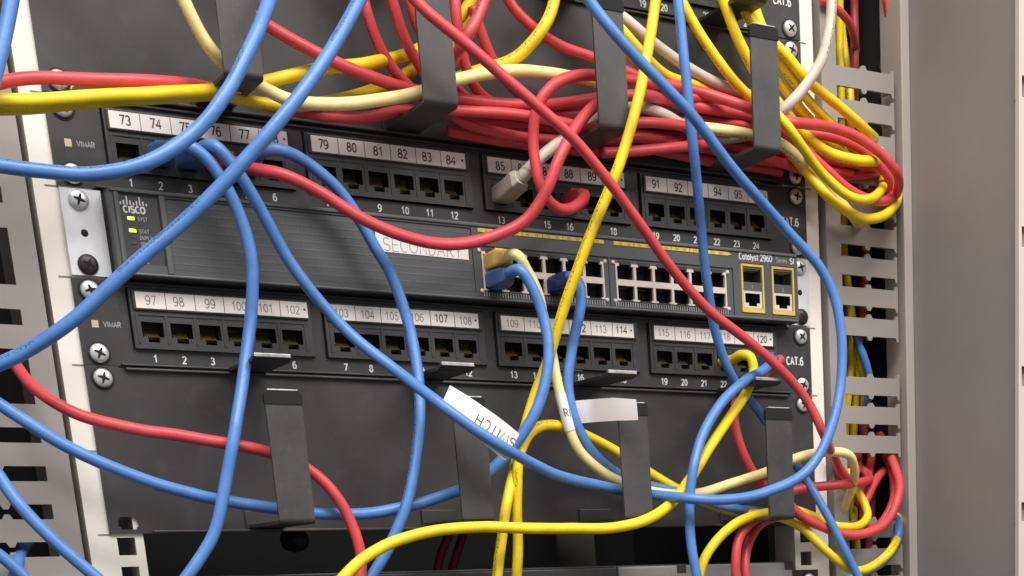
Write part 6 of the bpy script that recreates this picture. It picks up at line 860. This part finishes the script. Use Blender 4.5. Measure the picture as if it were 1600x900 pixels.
def plug(P, r, style, parent):
    """RJ45 plug and moulded boot swept along the first millimetres of the cable"""
    L_ = [0.0]
    for i in range(1, len(P)): L_.append(L_[-1] + (P[i] - P[i - 1]).length)
    def at(d):
        for i in range(1, len(P)):
            if L_[i] >= d: return P[i - 1].lerp(P[i], (d - L_[i - 1]) / max(1e-6, L_[i] - L_[i - 1])), (P[i] - P[i - 1]).normalized()
        return P[-1], (P[-1] - P[-2]).normalized()
    long_ = style == 'white'
    secs = [(0, 11.4, 8.0), (5, 11.4, 8.0), (5.2, 12.4, 9.0), (12, 12.4, 9.4), (17, 11.6, 9.0)]
    secs += [(30, 11.2, 9.6), (33, 8.6, 8.4), (33.2, 7.6, 7.6), (40, 7.2, 7.2)] if long_ else ([(22, 9.2, 8.6), (25, 7.4, 7.4)] if style != 'yellow' else [(19, 7.4, 7.4)])
    n = 16; V = []; F = []; mb = MB()
    for d, ww, hh in secs:
        p, t = at(d); x = Vector((1, 0, 0)); x = (x - t * x.dot(t)).normalized(); z = x.cross(t).normalized()
        if z.z < 0: z = -z
        for k in range(n):
            a = 2 * math.pi * (k + 0.5) / n; c, s = math.cos(a), math.sin(a)
            e = 0.24 if ww > 8 else 0.85
            V.append(p + x * (math.copysign(abs(c) ** e, c) * ww / 2) + z * (math.copysign(abs(s) ** e, s) * hh / 2))
    for i in range(len(secs) - 1):
        for k in range(n): F.append([i * n + k, i * n + (k + 1) % n, (i + 1) * n + (k + 1) % n, (i + 1) * n + k])
    F.append(list(range(n))[::-1]); F.append([(len(secs) - 1) * n + k for k in range(n)])
    mb.add(V, F, 'p_' + style, False)
    low = P[0].z < 20 and P[0].z > 0                                    # lower switch ports: latch underneath
    s_ = -1 if low else 1
    x, y, z = P[0]
    mb.prism([(y - 15, z + s_ * 4.2), (y - 1, z + s_ * 4.0), (y - 1, z + s_ * 4.9), (y - 15, z + s_ * 6.4)][::s_], x - 3.0, x + 3.0, 'p_' + style, 'x')
    mb.build('plug', parent)

def nearest(P, q): return min(range(len(P)), key=lambda i: (P[i] - Vector(q)).length)

def sheet(mb, rows, m, th=0.25):
    n = len(rows[0]); V = [Vector(v) for r in rows for v in r]; k = len(V)
    F = [[a * n + b, (a + 1) * n + b, (a + 1) * n + b + 1, a * n + b + 1] for a in range(len(rows) - 1) for b in range(n - 1)]
    mb.add(V + [v + Vector((0.05, th, 0.05)) for v in V], F + [[k + i for i in f[::-1]] for f in F], m, True)

def switch_flag(P, r, parent):
    """paper flag folded round the cable, lettering upside down"""
    i0, i1 = nearest(P, (-70.8, -80, -65.5)), nearest(P, (-33.1, -90, -92.8))
    def pt(f, b, out=0.0):
        ii = i0 + f * (i1 - i0); i = max(0, min(len(P) - 2, int(math.floor(ii)))); p = P[i].lerp(P[i + 1], ii - i)
        h = 12.5 - 1.2 * f + 1.6 * math.sin(f * 3.1)
        return p + Vector((b * h * 0.56 + 0.6 * b * f, -r * 0.55 * (1 - b) - 1.6 * b * b * math.sin(f * 2.6) - out + 0.6 * b, b * h * 0.83))
    mb = MB()
    sheet(mb, [[pt(a / 14, b / 5 * 1.0) for b in range(6)] for a in range(15)], 'white')
    sheet(mb, [[pt(0.62 + 0.40 * a / 8, -0.16 - b / 3 * (0.10 + 0.26 * a / 8)) + Vector((0, r * 1.2, 0)) for b in range(4)] for a in range(9)], 'white')
    mb.text('SWITCH', 0, 0, 0, 1, 'ink', bold=-0.010, fn=lambda a, b: pt(0.72 - a * 0.185, 0.40 - b * 0.62, 0.35))
    mb.build('paper_flag', parent)

def tag_flag(P, r, parent):
    """paper tag wrapped once round the cable with its tail sticking out to the right"""
    i0, i1 = nearest(P, (24.7, -38, -55.2)), nearest(P, (30.8, -38, -75.3)); mb = MB()
    Q = P[i0:i1 + 1]; fr = frames(Q); n = 14; V = []; F = []
    for p, (t, u, v) in zip(Q, fr):
        for k in range(n): a = 2 * math.pi * k / n; V.append(p + (u * math.cos(a) + v * math.sin(a)) * (r + 0.3))
    for i in range(len(Q) - 1):
        for k in range(n): F.append([i * n + k, i * n + (k + 1) % n, (i + 1) * n + (k + 1) % n, (i + 1) * n + k])
    mb.add(V, F, 'white', True)
    L_ = [Vector((30.0, -34.5, -58.0)), Vector((38.5, -33.5, -57.4)), Vector((42.8, -50, -57.9)), Vector((47.1, -68, -58.7)), Vector((56.1, -80, -60.5))]
    D = [Vector((30.6, -34.5, -71.0)), Vector((39.6, -33.5, -70.8)), Vector((43.1, -50, -71.2)), Vector((47.3, -68, -71.9)), Vector((56.7, -80, -72.4))]
    sheet(mb, [[a.lerp(b, k / 4) + Vector((0, -0.5 * math.sin(k / 4 * 3.14), 0)) for k in range(5)] for a, b in zip(L_, D)], 'paper')
    c = Q[len(Q) // 2]; d = (Q[-1] - Q[0]).normalized()
    def fn(a, b):
        x = a * 6.2; q = c + d * (-b * 6.2 + 0.5) + Vector((x, 0, 0)); return (q.x, q.y - math.sqrt(max(0.1, (r + 0.36) ** 2 - x * x * 0.8)), q.z)
    mb.text('RI', 0, 0, 0, 1, 'ink', bold=0.0, fn=fn)
    mb.build('paper_flag', parent)

CAB = {'blue': 'c_blue', 'red': 'c_red', 'dred': 'c_dred', 'yellow': 'c_yellow', 'pale': 'c_pale', 'white': 'c_white'}
GRP = {'blue': 'blue network cables', 'red': 'red network cables', 'dred': 'red network cables', 'yellow': 'yellow network cables', 'pale': 'pale yellow network cables', 'white': 'white network cables'}
for col, r, plg, flg, label, pts in CABLES:
    P = catmull([Vector([float(q) for q in s.split(',')]) for s in pts.split(';')])
    nr = max(1, len(P) // 14); ph = [random.uniform(0, 6.28) for _ in range(4)]      # slight hand-bent waviness
    for i in range(len(P)):
        s_ = i * 2.2; k_ = min(1.0, max(0.0, (i - 12) / 14)) if plg else 1.0
        P[i] = P[i] + Vector((0.16 * math.sin(s_ / 17.0 + ph[0]) + 0.05 * math.sin(s_ / 6.7 + ph[1]), 0, 0.16 * math.sin(s_ / 14.1 + ph[2]) + 0.05 * math.sin(s_ / 5.9 + ph[3]))) * k_
    t = thing('network_cable', label, 'network cable', (0, 0, 0), GRP[col])
    tube(P, r, CAB[col]).build('jacket', t)
    if plg: plug(P, r, plg, t)
    if flg == 'switch': switch_flag(P, r, t)
    elif flg == 'tag': tag_flag(P, r, t)
